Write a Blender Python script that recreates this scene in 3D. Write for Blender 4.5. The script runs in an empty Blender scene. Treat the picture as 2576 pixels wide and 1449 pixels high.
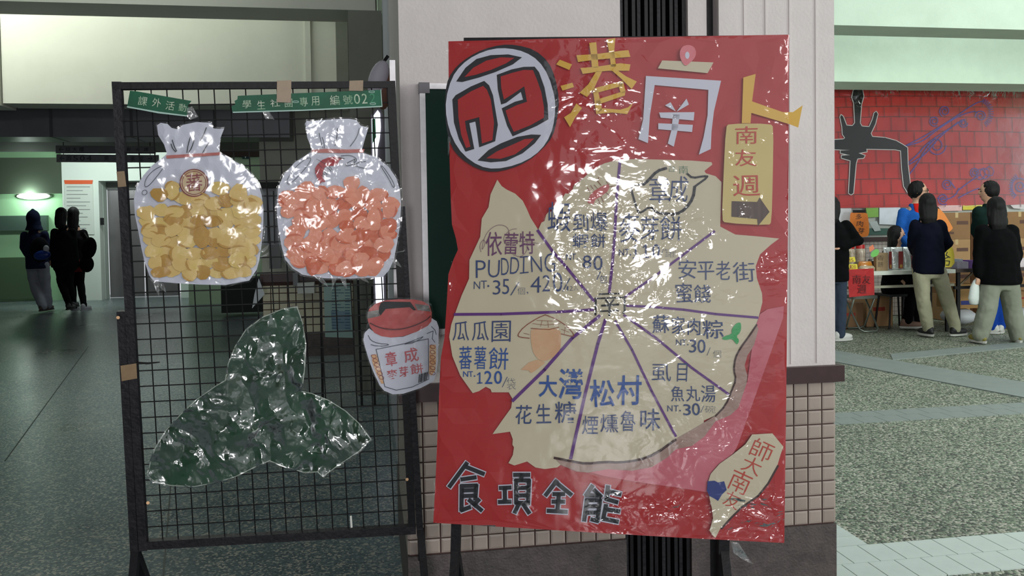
import bpy, bmesh, math, random
from mathutils import Vector, Matrix, noise
from mathutils.geometry import delaunay_2d_cdt
random.seed(7)
S = bpy.context.scene
COL = S.collection
# ------------------------------------------------------------------ camera
FP, PCX, PCY = 2150.0, 1288.0, 627.6           # focal length and principal point, in pixels of a 2576x1449 frame
PITCH, ROLL = math.radians(1.8), math.radians(0.86)
CZ = 1.38
CAM = Vector((0, 0, CZ))
r0 = Vector((1, 0, 0)); fw = Vector((0, math.cos(PITCH), -math.sin(PITCH))); u0 = r0.cross(fw)
RT = math.cos(ROLL)*r0 - math.sin(ROLL)*u0
UP = math.sin(ROLL)*r0 + math.cos(ROLL)*u0
cd = bpy.data.cameras.new('camera'); cam = bpy.data.objects.new('camera', cd); COL.objects.link(cam)
M3 = Matrix((RT, UP, -fw)).transposed()
cam.matrix_world = Matrix.Translation(CAM) @ M3.to_4x4()
cd.sensor_width = 36; cd.lens = FP/2576*36; cd.shift_y = -(724.5-PCY)/2576
cd.clip_start = 0.05
S.camera = cam
# ------------------------------------------------------------------ world, exposure, daylight
S.view_settings.view_transform = 'Standard'; S.view_settings.look = 'None'
S.view_settings.gamma = 1; S.view_settings.use_curve_mapping = False
S.view_settings.exposure = -0.08
S.cycles.max_bounces = 8; S.cycles.transparent_max_bounces = 24
wd = bpy.data.worlds.new('sky'); S.world = wd; wd.use_nodes = True
bg = wd.node_tree.nodes['Background']; bg.inputs[0].default_value = (0.93, 0.97, 1.0, 1); bg.inputs[1].default_value = 0.85
def area(name, loc, to, sx, sy, power, col=(1, 1, 1)):
    l = bpy.data.lights.new(name, 'AREA'); l.shape = 'RECTANGLE'; l.size = sx; l.size_y = sy; l.energy = power; l.color = col
    o = bpy.data.objects.new(name, l); COL.objects.link(o); o.location = loc
    o.rotation_euler = (Vector(to)-Vector(loc)).to_track_quat('-Z', 'Y').to_euler(); return o
area('daylight_opening', (-0.36, -4.0, 1.2), (0.1, 2.5, 1.2), 0.75, 1.1, 62, (1.0, 0.98, 1.0))
area('fill_high', (3.0, -3.8, 3.0), (0.4, 2.7, 1.2), 2.6, 1.0, 118, (1.0, 0.98, 0.98))  # unseen fill panel added high behind the camera for the near wall
area('daylight_court', (8.5, 1.6, 3.0), (4.6, 10.0, 1.3), 3.0, 2.2, 420, (0.90, 1.0, 0.90))
area('skylight_court', (6.0, 8.6, 6.0), (5.0, 9.6, 0.5), 2.5, 1.2, 120, (0.90, 1.0, 0.92))
area('corridor_tubes', (-4.6, 6.9, 3.9), (-4.3, 9.5, 2.6), 3.0, 0.3, 28, (0.95, 1.0, 0.90))
area('corridor_floor_fill', (-4.4, 6.6, 4.25), (-4.4, 7.2, 0), 4.5, 1.2, 120, (0.93, 1.0, 0.95))  # unseen fill panel added to brighten the corridor floor
area('corridor_tubes_far', (-7.2, 14.5, 2.9), (-8.0, 17.5, 1.6), 1.6, 0.3, 60, (0.85, 1.0, 0.92))
# ------------------------------------------------------------------ ray helpers
def ray(px, py):
    return fw + RT*((px-PCX)/FP) + UP*((PCY-py)/FP)
def atY(px, py, Y):
    d = ray(px, py); return CAM + d*(Y/d.y)
def floorpt(px, py, z=0.0):
    d = ray(px, py); return CAM + d*((z-CZ)/d.z)
class Plane:
    def __init__(s, p0, n):
        s.p0 = Vector(p0); s.n = Vector(n).normalized()
        if (CAM-s.p0).dot(s.n) < 0: s.n = -s.n
    def P(s, px, py, off=0.0):
        d = ray(px, py); q = s.p0 + s.n*off
        return CAM + d*((q-CAM).dot(s.n)/d.dot(s.n))
def vplane(pxa, Ya, pxb, Yb):                    # a vertical plane through two columns of known distance
    a = atY(pxa, 600, Ya); b = atY(pxb, 600, Yb)
    t = Vector((b.x-a.x, b.y-a.y, 0)).normalized()
    return Plane(a, (-t.y, t.x, 0))
TH = math.radians(9.5)
BA = Vector((math.cos(TH), math.sin(TH), 0)); BN = Vector((-math.sin(TH), math.cos(TH), 0)); BZ = Vector((0, 0, 1))
def bw(a, b, z): return BA*a + BN*b + BZ*z
def bpt(px, py, b):                              # (a, z) where the ray meets the building plane b
    d = ray(px, py); p = CAM + d*((b-CAM.dot(BN))/d.dot(BN)); return p.dot(BA), p.z
def ba(px, b, py=560): return bpt(px, py, b)[0]
def bz(py, b, px): return bpt(px, py, b)[1]
# ------------------------------------------------------------------ materials
def lin(c): 
    c = c/255.0; return c/12.92 if c <= 0.04045 else ((c+0.055)/1.055)**2.4
MC = {}
def mat(name, rgb, rough=0.6, metal=0.0, spec=0.5, var=0.0, vs=8.0, bump=0.0, bs=60.0, rgb2=None, emit=0.0, coat=0.0, stretch=None):
    if name in MC: return MC[name]
    m = bpy.data.materials.new(name); m.use_nodes = True; nt = m.node_tree; N = nt.nodes; L = nt.links
    b = N['Principled BSDF']; c = (lin(rgb[0]), lin(rgb[1]), lin(rgb[2]), 1)
    b.inputs['Base Color'].default_value = c; b.inputs['Roughness'].default_value = rough
    b.inputs['Metallic'].default_value = metal; b.inputs['Specular IOR Level'].default_value = spec
    if coat: b.inputs['Coat Weight'].default_value = coat; b.inputs['Coat Roughness'].default_value = 0.08
    if emit: b.inputs['Emission Color'].default_value = c; b.inputs['Emission Strength'].default_value = emit
    tc = N.new('ShaderNodeTexCoord'); src = tc.outputs['Object']
    if stretch:
        mp = N.new('ShaderNodeMapping'); mp.inputs['Scale'].default_value = stretch; L.new(src, mp.inputs[0]); src = mp.outputs[0]
    if var or rgb2:
        n = N.new('ShaderNodeTexNoise'); n.inputs['Scale'].default_value = vs; n.inputs['Detail'].default_value = 6; n.inputs['Roughness'].default_value = 0.65
        L.new(src, n.inputs['Vector'])
        rp = N.new('ShaderNodeValToRGB'); rp.color_ramp.elements[0].position = 0.3; rp.color_ramp.elements[1].position = 0.7
        if rgb2: c2 = (lin(rgb2[0]), lin(rgb2[1]), lin(rgb2[2]), 1)
        else: c2 = tuple(min(1, x*(1+var)) for x in c[:3])+(1,)
        c1 = c if rgb2 else tuple(x*(1-var) for x in c[:3])+(1,)
        rp.color_ramp.elements[0].color = c1; rp.color_ramp.elements[1].color = c2
        L.new(n.outputs['Fac'], rp.inputs[0]); L.new(rp.outputs[0], b.inputs['Base Color'])
    if bump:
        n2 = N.new('ShaderNodeTexNoise'); n2.inputs['Scale'].default_value = bs; n2.inputs['Detail'].default_value = 4
        L.new(src, n2.inputs['Vector'])
        bp = N.new('ShaderNodeBump'); bp.inputs['Strength'].default_value = bump; bp.inputs['Distance'].default_value = 0.01
        L.new(n2.outputs['Fac'], bp.inputs['Height']); L.new(bp.outputs[0], b.inputs['Normal'])
    MC[name] = m; return m
def film(name, scale, strength, rough=0.07, k=1.6, tint=(1, 1, 1), haze=0.0, dist=0.01, stretch=(1, 1, 1), lo=0.2, crumple=False):
    """clear wrinkled wrapping film: transparent sheet with a fresnel reflection on crumpled normals"""
    if name in MC: return MC[name]
    m = bpy.data.materials.new(name); m.use_nodes = True; nt = m.node_tree; N = nt.nodes; L = nt.links; N.clear()
    out = N.new('ShaderNodeOutputMaterial'); mx = N.new('ShaderNodeMixShader'); tr = N.new('ShaderNodeBsdfTransparent'); gl = N.new('ShaderNodeBsdfGlossy')
    gl.inputs['Roughness'].default_value = rough; tr.inputs[0].default_value = tint+(1,)
    tc = N.new('ShaderNodeTexCoord'); mp = N.new('ShaderNodeMapping'); mp.inputs['Scale'].default_value = stretch; L.new(tc.outputs['Object'], mp.inputs[0])
    def ridged(sc_, dist_, pw):
        n_ = N.new('ShaderNodeTexNoise'); n_.inputs['Scale'].default_value = sc_; n_.inputs['Detail'].default_value = 2.5; n_.inputs['Roughness'].default_value = 0.45; n_.inputs['Distortion'].default_value = dist_
        L.new(mp.outputs[0], n_.inputs['Vector'])
        s1 = N.new('ShaderNodeMath'); s1.operation = 'SUBTRACT'; s1.inputs[1].default_value = 0.5; L.new(n_.outputs['Fac'], s1.inputs[0])
        s2 = N.new('ShaderNodeMath'); s2.operation = 'ABSOLUTE'; L.new(s1.outputs[0], s2.inputs[0])
        s3 = N.new('ShaderNodeMath'); s3.operation = 'MULTIPLY'; s3.inputs[1].default_value = pw; L.new(s2.outputs[0], s3.inputs[0]); return s3
    ra, rb_ = ridged(scale*0.33, 0.8, 3.2), ridged(scale, 0.5, 0.9)
    am = N.new('ShaderNodeMath'); am.operation = 'ADD'; L.new(ra.outputs[0], am.inputs[0]); L.new(rb_.outputs[0], am.inputs[1])
    # the film is taut in some places and crumpled in others
    nm = N.new('ShaderNodeTexNoise'); nm.inputs['Scale'].default_value = 3.2; nm.inputs['Detail'].default_value = 1; L.new(tc.outputs['Object'], nm.inputs['Vector'])
    rm = N.new('ShaderNodeMapRange'); rm.inputs[1].default_value = 0.35; rm.inputs[2].default_value = 0.62; rm.inputs[3].default_value = lo*strength; rm.inputs[4].default_value = strength
    L.new(nm.outputs['Fac'], rm.inputs[0])
    if crumple:
        at = N.new('ShaderNodeAttribute'); at.attribute_name = 'crumple'; mc = N.new('ShaderNodeMath'); mc.operation = 'MULTIPLY'
        L.new(rm.outputs[0], mc.inputs[0]); L.new(at.outputs['Fac'], mc.inputs[1]); rm = mc
    bp = N.new('ShaderNodeBump'); bp.inputs['Distance'].default_value = dist; L.new(rm.outputs[0], bp.inputs['Strength']); L.new(am.outputs[0], bp.inputs['Height'])
    fr = N.new('ShaderNodeFresnel'); fr.inputs[0].default_value = 1.5; L.new(bp.outputs[0], fr.inputs['Normal']); L.new(bp.outputs[0], gl.inputs['Normal'])
    mu = N.new('ShaderNodeMath'); mu.operation = 'MULTIPLY'; mu.use_clamp = True; mu.inputs[1].default_value = k; L.new(fr.outputs[0], mu.inputs[0])
    L.new(mu.outputs[0], mx.inputs[0]); L.new(tr.outputs[0], mx.inputs[1]); L.new(gl.outputs[0], mx.inputs[2])
    if haze:
        df = N.new('ShaderNodeBsdfDiffuse'); df.inputs[0].default_value = (0.9, 0.9, 0.9, 1); m2 = N.new('ShaderNodeMixShader'); m2.inputs[0].default_value = haze
        L.new(mx.outputs[0], m2.inputs[1]); L.new(df.outputs[0], m2.inputs[2]); L.new(m2.outputs[0], out.inputs[0])
    else: L.new(mx.outputs[0], out.inputs[0])
    MC[name] = m; return m
def speckle(name, base, specks, scale, rough, bump=0.0, sharp=0.5, refl_var=0.0, rnd=0.85):
    """terrazzo / exposed aggregate: voronoi chips of several colours in a matrix"""
    if name in MC: return MC[name]
    m = bpy.data.materials.new(name); m.use_nodes = True; nt = m.node_tree; N = nt.nodes; L = nt.links; b = N['Principled BSDF']
    tc = N.new('ShaderNodeTexCoord'); v = N.new('ShaderNodeTexVoronoi'); v.inputs['Scale'].default_value = scale; v.inputs['Randomness'].default_value = rnd
    L.new(tc.outputs['Object'], v.inputs['Vector'])
    rp = N.new('ShaderNodeValToRGB'); rp.color_ramp.interpolation = 'CONSTANT'; els = rp.color_ramp.elements
    cols = [base]+specks
    while len(els) < len(cols): els.new(0.5)
    for i, c in enumerate(cols):
        els[i].position = (sharp + (1-sharp)*(i-1)/max(1, len(specks))) if i else 0.0; els[i].color = (lin(c[0]), lin(c[1]), lin(c[2]), 1)
    sp = N.new('ShaderNodeSeparateColor'); L.new(v.outputs['Color'], sp.inputs[0]); L.new(sp.outputs[0], rp.inputs[0])
    n = N.new('ShaderNodeTexNoise'); n.inputs['Scale'].default_value = 1.1; n.inputs['Detail'].default_value = 5; L.new(tc.outputs['Object'], n.inputs['Vector'])
    mr = N.new('ShaderNodeMapRange'); mr.inputs[1].default_value = 0.3; mr.inputs[2].default_value = 0.7; mr.inputs[3].default_value = 0.78; mr.inputs[4].default_value = 1.15; L.new(n.outputs['Fac'], mr.inputs[0])
    mm = N.new('ShaderNodeVectorMath'); mm.operation = 'SCALE'; L.new(rp.outputs[0], mm.inputs[0]); L.new(mr.outputs[0], mm.inputs['Scale']); L.new(mm.outputs[0], b.inputs['Base Color'])
    b.inputs['Roughness'].default_value = rough
    if refl_var:
        r2 = N.new('ShaderNodeMapRange'); r2.inputs[3].default_value = rough; r2.inputs[4].default_value = rough+refl_var; L.new(n.outputs['Fac'], r2.inputs[0]); L.new(r2.outputs[0], b.inputs['Roughness'])
    if bump:
        bp = N.new('ShaderNodeBump'); bp.inputs['Strength'].default_value = bump; bp.inputs['Distance'].default_value = 0.006; bp.invert = True
        L.new(v.outputs['Distance'], bp.inputs['Height']); L.new(bp.outputs[0], b.inputs['Normal'])
    MC[name] = m; return m
# ------------------------------------------------------------------ mesh builder
class MB:
    def __init__(s): s.v = []; s.f = []
    def add(s, vs, fs):
        k = len(s.v); s.v += [Vector(p) for p in vs]; s.f += [tuple(i+k for i in f) for f in fs]; return s
    def box8(s, c): return s.add(c, [(0, 3, 2, 1), (4, 5, 6, 7), (0, 1, 5, 4), (1, 2, 6, 5), (2, 3, 7, 6), (3, 0, 4, 7)])
    def bbox(s, a0, a1, b0, b1, z0, z1):        # box in building axes
        return s.box8([bw(a0, b0, z0), bw(a1, b0, z0), bw(a1, b1, z0), bw(a0, b1, z0), bw(a0, b0, z1), bw(a1, b0, z1), bw(a1, b1, z1), bw(a0, b1, z1)])
    def obox(s, c, ux, uy, uz, hx, hy, hz):
        c = Vector(c); X = Vector(ux)*hx; Y = Vector(uy)*hy; Z = Vector(uz)*hz
        return s.box8([c-X-Y-Z, c+X-Y-Z, c+X+Y-Z, c-X+Y-Z, c-X-Y+Z, c+X-Y+Z, c+X+Y+Z, c-X+Y+Z])
    def bar(s, p, q, w, t, n):                  # square tube from p to q, width w, thickness t along n
        p = Vector(p); q = Vector(q); d = (q-p); l = d.length; d.normalize(); n = (Vector(n)-d*Vector(n).dot(d)).normalized(); x = d.cross(n)
        return s.obox((p+q)/2, x, n, d, w/2, t/2, l/2)
    def tube(s, pts, rad, seg=8, cap=True, flat=1.0, ref=None):
        pts = [Vector(p) for p in pts]; n = len(pts); rad = rad if isinstance(rad, (list, tuple)) else [rad]*n
        k = len(s.v); px = None
        for i, p in enumerate(pts):
            d = (pts[min(i+1, n-1)]-pts[max(i-1, 0)]).normalized()
            if px is None:
                a = Vector(ref) if ref is not None else (Vector((0, 0, 1)) if abs(d.z) < 0.9 else Vector((1, 0, 0)))
                px = (a-d*a.dot(d)).normalized()
            else: px = (px-d*px.dot(d)).normalized()
            y = d.cross(px)
            for j in range(seg):
                t = 2*math.pi*j/seg; s.v.append(p+px*(math.cos(t)*rad[i])+y*(math.sin(t)*rad[i]*flat))
        for i in range(n-1):
            for j in range(seg):
                a = k+i*seg+j; b = k+i*seg+(j+1) % seg; s.f.append((a, b, b+seg, a+seg))
        if cap: s.f.append(tuple(k+j for j in reversed(range(seg)))); s.f.append(tuple(k+(n-1)*seg+j for j in range(seg)))
        return s
    def ell(s, c, ax, r, seg=16, rings=10):
        c = Vector(c); X, Y, Z = [Vector(a) for a in ax]; k = len(s.v); s.v.append(c-Z*r[2])
        for i in range(1, rings):
            ph = -math.pi/2+math.pi*i/rings
            for j in range(seg):
                t = 2*math.pi*j/seg; s.v.append(c+X*(r[0]*math.cos(ph)*math.cos(t))+Y*(r[1]*math.cos(ph)*math.sin(t))+Z*(r[2]*math.sin(ph)))
        s.v.append(c+Z*r[2]); top = len(s.v)-1
        for j in range(seg): s.f.append((k, k+1+(j+1) % seg, k+1+j))
        for i in range(rings-2):
            for j in range(seg):
                a = k+1+i*seg+j; b = k+1+i*seg+(j+1) % seg; s.f.append((a, b, b+seg, a+seg))
        for j in range(seg): s.f.append((top-seg+j, top-seg+(j+1) % seg, top))
        return s
    def rings(s, rows, seg=16):                  # rows: (center, X axis, Y axis, rx, ry)
        k = len(s.v)
        for c, X, Y, rx, ry in rows:
            for j in range(seg):
                t = 2*math.pi*j/seg; s.v.append(Vector(c)+Vector(X)*(rx*math.cos(t))+Vector(Y)*(ry*math.sin(t)))
        for i in range(len(rows)-1):
            for j in range(seg):
                a = k+i*seg+j; b = k+i*seg+(j+1) % seg; s.f.append((a, b, b+seg, a+seg))
        s.f.append(tuple(k+j for j in reversed(range(seg)))); s.f.append(tuple(k+(len(rows)-1)*seg+j for j in range(seg)))
        return s
    def sheet(s, pl, pts, off, thick=0.0008, grid=0, wob=0.0, holes=()):
        """a cut-out card/paper of the given outline on a plane; GRID adds inner points (px) and WOB relief (m)"""
        vs = []; es = []
        for loop in [pts]+list(holes):
            k = len(vs); m = len(loop); vs += [Vector((float(x), float(y))) for x, y in loop]; es += [(k+i, k+(i+1) % m) for i in range(m)]
        if grid:
            x0 = min(p[0] for p in pts); x1 = max(p[0] for p in pts); y0 = min(p[1] for p in pts); y1 = max(p[1] for p in pts)
            y = y0+grid/2; r = 0
            while y < y1:
                x = x0+grid*(0.5 if r % 2 else 0.25)
                while x < x1: vs.append(Vector((x, y))); x += grid
                y += grid; r += 1
        v2, e2, f2, *_ = delaunay_2d_cdt(vs, es, [], 2 if holes else 1, 1e-4)
        def q(p, o):
            z = o
            if wob: z += wob*noise.noise(Vector((p.x/42.0, p.y/42.0, off*90)))+0.5*wob*noise.noise(Vector((p.x/14.0, p.y/14.0, 5.1)))
            return pl.P(p.x, p.y, z)
        if thick <= 0:
            return s.add([q(p, off) for p in v2], f2)
        n = len(v2); used = {}
        for f in f2:
            m = len(f)
            for i in range(m): used[(f[i], f[(i+1) % m])] = 1
        bd = [e for e in used if (e[1], e[0]) not in used]
        return s.add([q(p, off) for p in v2]+[q(p, off-thick) for p in v2], [tuple(f) for f in f2]+[tuple(i+n for i in reversed(f)) for f in f2]+[(a, a+n, b+n, b) for a, b in bd])
    def stroke(s, pl, pts, w, off, closed=False):  # a drawn line w px wide, with round joints
        P = [Vector(p) for p in pts]; 
        if closed: P.append(P[0])
        for i in range(len(P)-1):
            a, b = P[i], P[i+1]; d = (b-a)
            if d.length < 1e-6: continue
            d.normalize(); nrm = Vector((-d.y, d.x))*(w/2); e = d*(w*0.3)
            q = [a-nrm-e, b-nrm+e, b+nrm+e, a+nrm-e]
            s.add([pl.P(t.x, t.y, off) for t in q], [(0, 1, 2, 3)])
        return s
ORG = {}
def crumple(o, pl, zones, base):
    """how crumpled the film is at each point: BASE plus the soft round zones (px, py, rx, ry, amount)"""
    at = o.data.attributes.new('crumple', 'FLOAT', 'POINT'); og = ORG[o.name]; vals = []
    for v in o.data.vertices:
        p = v.co+og; d = p-CAM; k = 1/d.dot(fw); x = PCX+d.dot(RT)*k*FP; y = PCY-d.dot(UP)*k*FP
        w = base(x, y) if callable(base) else base
        for zx, zy, rx, ry, am in zones:
            q = ((x-zx)/rx)**2+((y-zy)/ry)**2; w = max(w, am*max(0, 1-q*.6))
        vals.append(w)
    at.data.foreach_set('value', vals)
def mk(name, mb, m, parent=None, smooth=False, org=None, label=None, kind=None):
    if parent is not None: og = ORG[parent.name]
    elif org is not None: og = Vector(org)
    else:
        xs = [p.x for p in mb.v]; ys = [p.y for p in mb.v]; zs = [p.z for p in mb.v]
        og = Vector(((min(xs)+max(xs))/2, (min(ys)+max(ys))/2, min(zs)))
    me = bpy.data.meshes.new(name); me.from_pydata([tuple(p-og) for p in mb.v], [], mb.f); me.materials.append(m)
    if smooth: me.polygons.foreach_set('use_smooth', [True]*len(me.polygons))
    me.update()
    o = bpy.data.objects.new(name, me); COL.objects.link(o)
    if parent is not None: o.parent = parent
    else: o.location = og
    ORG[o.name] = og
    if label: o['label'] = label
    if kind: o['kind'] = kind
    return o
def tag(o, label, cat, group=None):
    o['label'] = label; o['category'] = cat
    if group: o['group'] = group
    return o
def empty(name, loc, label, cat, group=None, kind=None):
    o = bpy.data.objects.new(name, None); COL.objects.link(o); o.location = loc; o.empty_display_size = 0.1; ORG[o.name] = Vector(loc)
    if kind: o['kind'] = kind; o['label'] = label
    else: tag(o, label, cat, group)
    return o
def struct(name, mb, m, label=None, parent=None, **k):
    o = mk(name, mb, m, parent, **k)
    if parent is None: o['kind'] = 'structure'
    if label: o['label'] = label
    return o
# glyphs from the built-in font, cached as 2-D meshes
GC = {}
def glyph(ch, off=0.0):
    key = (ch, off)
    if key not in GC:
        c = bpy.data.curves.new('g', 'FONT'); c.body = ch; c.offset = off; c.resolution_u = 3; o = bpy.data.objects.new('g', c); COL.objects.link(o)
        me = bpy.data.meshes.new_from_object(o.evaluated_get(bpy.context.evaluated_depsgraph_get()))
        vs = [(v.co.x, v.co.y) for v in me.vertices]; fs = [tuple(p.vertices) for p in me.polygons]
        bpy.data.objects.remove(o); bpy.data.curves.remove(c); bpy.data.meshes.remove(me); GC[key] = (vs, fs)
    return GC[key]
def put(mb, pl, ch, x0, y0, x1, y1, off, rot=0.0, bold=0.0, jit=1.0):
    if ch == '1' and x1-x0 > 6:                      # a hand-written 1 with flag and foot
        h = y1-y0; w = x1-x0; t = h*.13*(1+bold*6); cx = (x0+x1)/2
        for P_ in ([(cx, y0), (cx-w*.02, y1)], [(cx, y0), (x0, y0+h*.2)], [(x0, y1), (x1, y1-h*.03)]): mb.stroke(pl, P_, t if P_[0][1] == y0 and P_[1][1] == y1 else t*.75, off)
        return
    vs, fs = glyph(ch, bold)
    if not vs: return
    gx0 = min(v[0] for v in vs); gx1 = max(v[0] for v in vs); gy0 = min(v[1] for v in vs); gy1 = max(v[1] for v in vs)
    cx, cy = (x0+x1)/2, (y0+y1)/2; r = math.radians(rot+random.uniform(-1.5, 1.5)*jit); c, s = math.cos(r), math.sin(r); sk = random.uniform(-.05, .05)*jit
    pts = []
    for x, y in vs:
        X = ((x-gx0)/max(1e-6, gx1-gx0)-0.5)*(x1-x0); Y = (0.5-(y-gy0)/max(1e-6, gy1-gy0))*(y1-y0); X += Y*sk
        pts.append(pl.P(cx+X*c-Y*s, cy+X*s+Y*c, off))
    mb.add(pts, fs)
def cr(cx, cy, rx, ry, n=40, rot=0.0, jit=0.0):
    r = math.radians(rot); o = []
    for i in range(n):
        t = 2*math.pi*i/n; k = 1+random.uniform(-jit, jit); x = rx*k*math.cos(t); y = ry*k*math.sin(t)
        o.append((cx+x*math.cos(r)-y*math.sin(r), cy+x*math.sin(r)+y*math.cos(r)))
    return o
def Q(pts, ox, oy, s): return [(ox+x/s, oy+y/s) for x, y in pts]
def smooth_loop(pts, it=1, closed=True):
    for _ in range(it):
        o = []; n = len(pts)
        for i in range(n if closed else n-1):
            a = pts[i]; b = pts[(i+1) % n]; o += [(a[0]*.75+b[0]*.25, a[1]*.75+b[1]*.25), (a[0]*.25+b[0]*.75, a[1]*.25+b[1]*.75)]
        if not closed: o = [pts[0]]+o+[pts[-1]]
        pts = o
    return pts
# ================================================================== THE SETTING
PLASTER = mat('plaster_pinkish_white', (212, 204, 202), 0.85, var=0.05, vs=5, bump=0.15, bs=90)
PLASTER_G = mat('plaster_pale_green', (196, 214, 196), 0.85, var=0.06, vs=3, bump=0.1, bs=60)
PLASTER_C = mat('plaster_cream', (208, 209, 196), 0.8, var=0.06, vs=1.2)
GREYG = mat('shade_grey_green', (120, 122, 112), 0.7, var=0.08, vs=4)
TILE = mat('wall_tile_beige', (162, 148, 139), 0.35, var=0.07, vs=14)
TILE2 = mat('wall_tile_brownish', (152, 138, 129), 0.38, var=0.08, vs=14)
GROUT = mat('grout_dark', (84, 62, 58), 0.9, var=0.1, vs=30)
TRIMM = mat('trim_dark_wood', (58, 36, 38), 0.4, var=0.15, vs=30)
STONE = mat('base_granite', (92, 82, 80), 0.55, rgb2=(60, 54, 54), vs=14, bump=0.3, bs=120)
BLACK = mat('black_painted_steel', (13, 13, 16), 0.5, spec=.3, rgb2=(23, 22, 26), vs=18, bump=0.12, bs=70)
BLACKW = mat('black_steel_worn', (16, 16, 20), 0.5, spec=.3, rgb2=(40, 38, 43), vs=22, bump=0.25, bs=80)
WIRE = mat('black_wire', (10, 9, 11), 0.5, spec=.25)
ALU = mat('aluminium', (186, 184, 186), 0.35, metal=0.7, var=0.1, vs=40)
WB = 2.775                                             # building depth of the near wall face
TERR = speckle('terrazzo_floor', (82, 101, 108), [(72, 94, 102), (116, 132, 132), (168, 166, 156), (60, 78, 88)], 100, 0.20, refl_var=0.22, sharp=0.3)
AGG = speckle('aggregate_paving', (94, 110, 92), [(150, 152, 136), (56, 64, 56), (120, 136, 112), (178, 178, 164), (78, 80, 70)], 88, 0.6, bump=0.7, sharp=0.22)
PAVT = mat('paving_tile_grey', (190, 202, 196), 0.5, var=0.06, vs=9)
PAVT2 = mat('paving_tile_dull', (128, 138, 134), 0.55, var=0.08, vs=9)
aE = ba(2100, WB)                                       # right edge of the pillar
aL = ba(1026, WB, 1300)
mb = MB(); mb.bbox(-14, aE-0.02, -4.0, 19, -0.12, 0); struct('floor', mb, TERR, 'green grey speckled terrazzo corridor floor, polished')
fl = bpy.data.objects['floor']
for (pa, pb) in (((222, 872), (12, 1160)), ((432, 1190), (408, 1480))):
    mb = MB(); A_, B2_ = floorpt(*pa, .001), floorpt(*pb, .001); mb.bar(A_, B2_, .006, .003, (0, 0, 1)); mk('dividing_strip', mb, mat('strip_dark', (46, 50, 48), .5), fl)
mb = MB(); mb.bbox(aE-0.02, 18, -4.0, 14, -0.14, -0.006); court = struct('floor_courtyard', mb, AGG, 'exposed aggregate paving of the courtyard')
# border tiles of the courtyard slab and the band further out, tile by tile
def tile_rows(a0, a1, b0, rows, tw, td, m, parent, z=0.0, name='paving_tile', st=.5):
    g = 0.004; me = None
    for r in range(rows):
        a = a0+(st*tw if r % 2 else 0)
        while a < a1-.01:
            if me is None:
                t = MB(); t.bbox(a+g/2, a+tw-g/2, b0+r*td+g/2, b0+(r+1)*td-g/2, z-0.03, z); o = mk(name, t, m, parent); me = o.data; A0, B0 = a, b0+r*td
            else:
                o = bpy.data.objects.new(name, me); COL.objects.link(o); o.parent = parent
                o.location = BA*(a-A0)+BN*(b0+r*td-B0)
            a += tw
p1 = floorpt(2187, 1369); b1 = p1.dot(BN); a1 = p1.dot(BA)
tile_rows(a1-0.115*4, a1+1.35, b1-0.34, 2, 0.115, 0.17, PAVT, court)
tile_rows(a1-0.345, a1, b1+0.002, 4, 0.17, 0.1, PAVT, court, st=0)
p2 = floorpt(2100, 1067); b2 = p2.dot(BN); a2 = p2.dot(BA)
tile_rows(a2-0.3, a2+2.6, b2, 2, 0.17, 0.155, PAVT2, court)
def quadband(pts, m, z=0.002):
    mb = MB(); P = [floorpt(x, y) for x, y in pts]; mb.add([p+Vector((0, 0, z)) for p in P]+[p-Vector((0, 0, .03)) for p in P], [(0, 1, 2, 3), (7, 6, 5, 4), (0, 4, 5, 1), (1, 5, 6, 2), (2, 6, 7, 3), (3, 7, 4, 0)]); return mb
o = struct('paving_band', quadband([(2080, 906), (2640, 1012), (2640, 972), (2080, 878)], PAVT2), PAVT2, None, court)
o = struct('paving_band', quadband([(2246, 905), (2640, 866), (2640, 854), (2240, 890)], PAVT2, 0.001), PAVT2, None, court)
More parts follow.
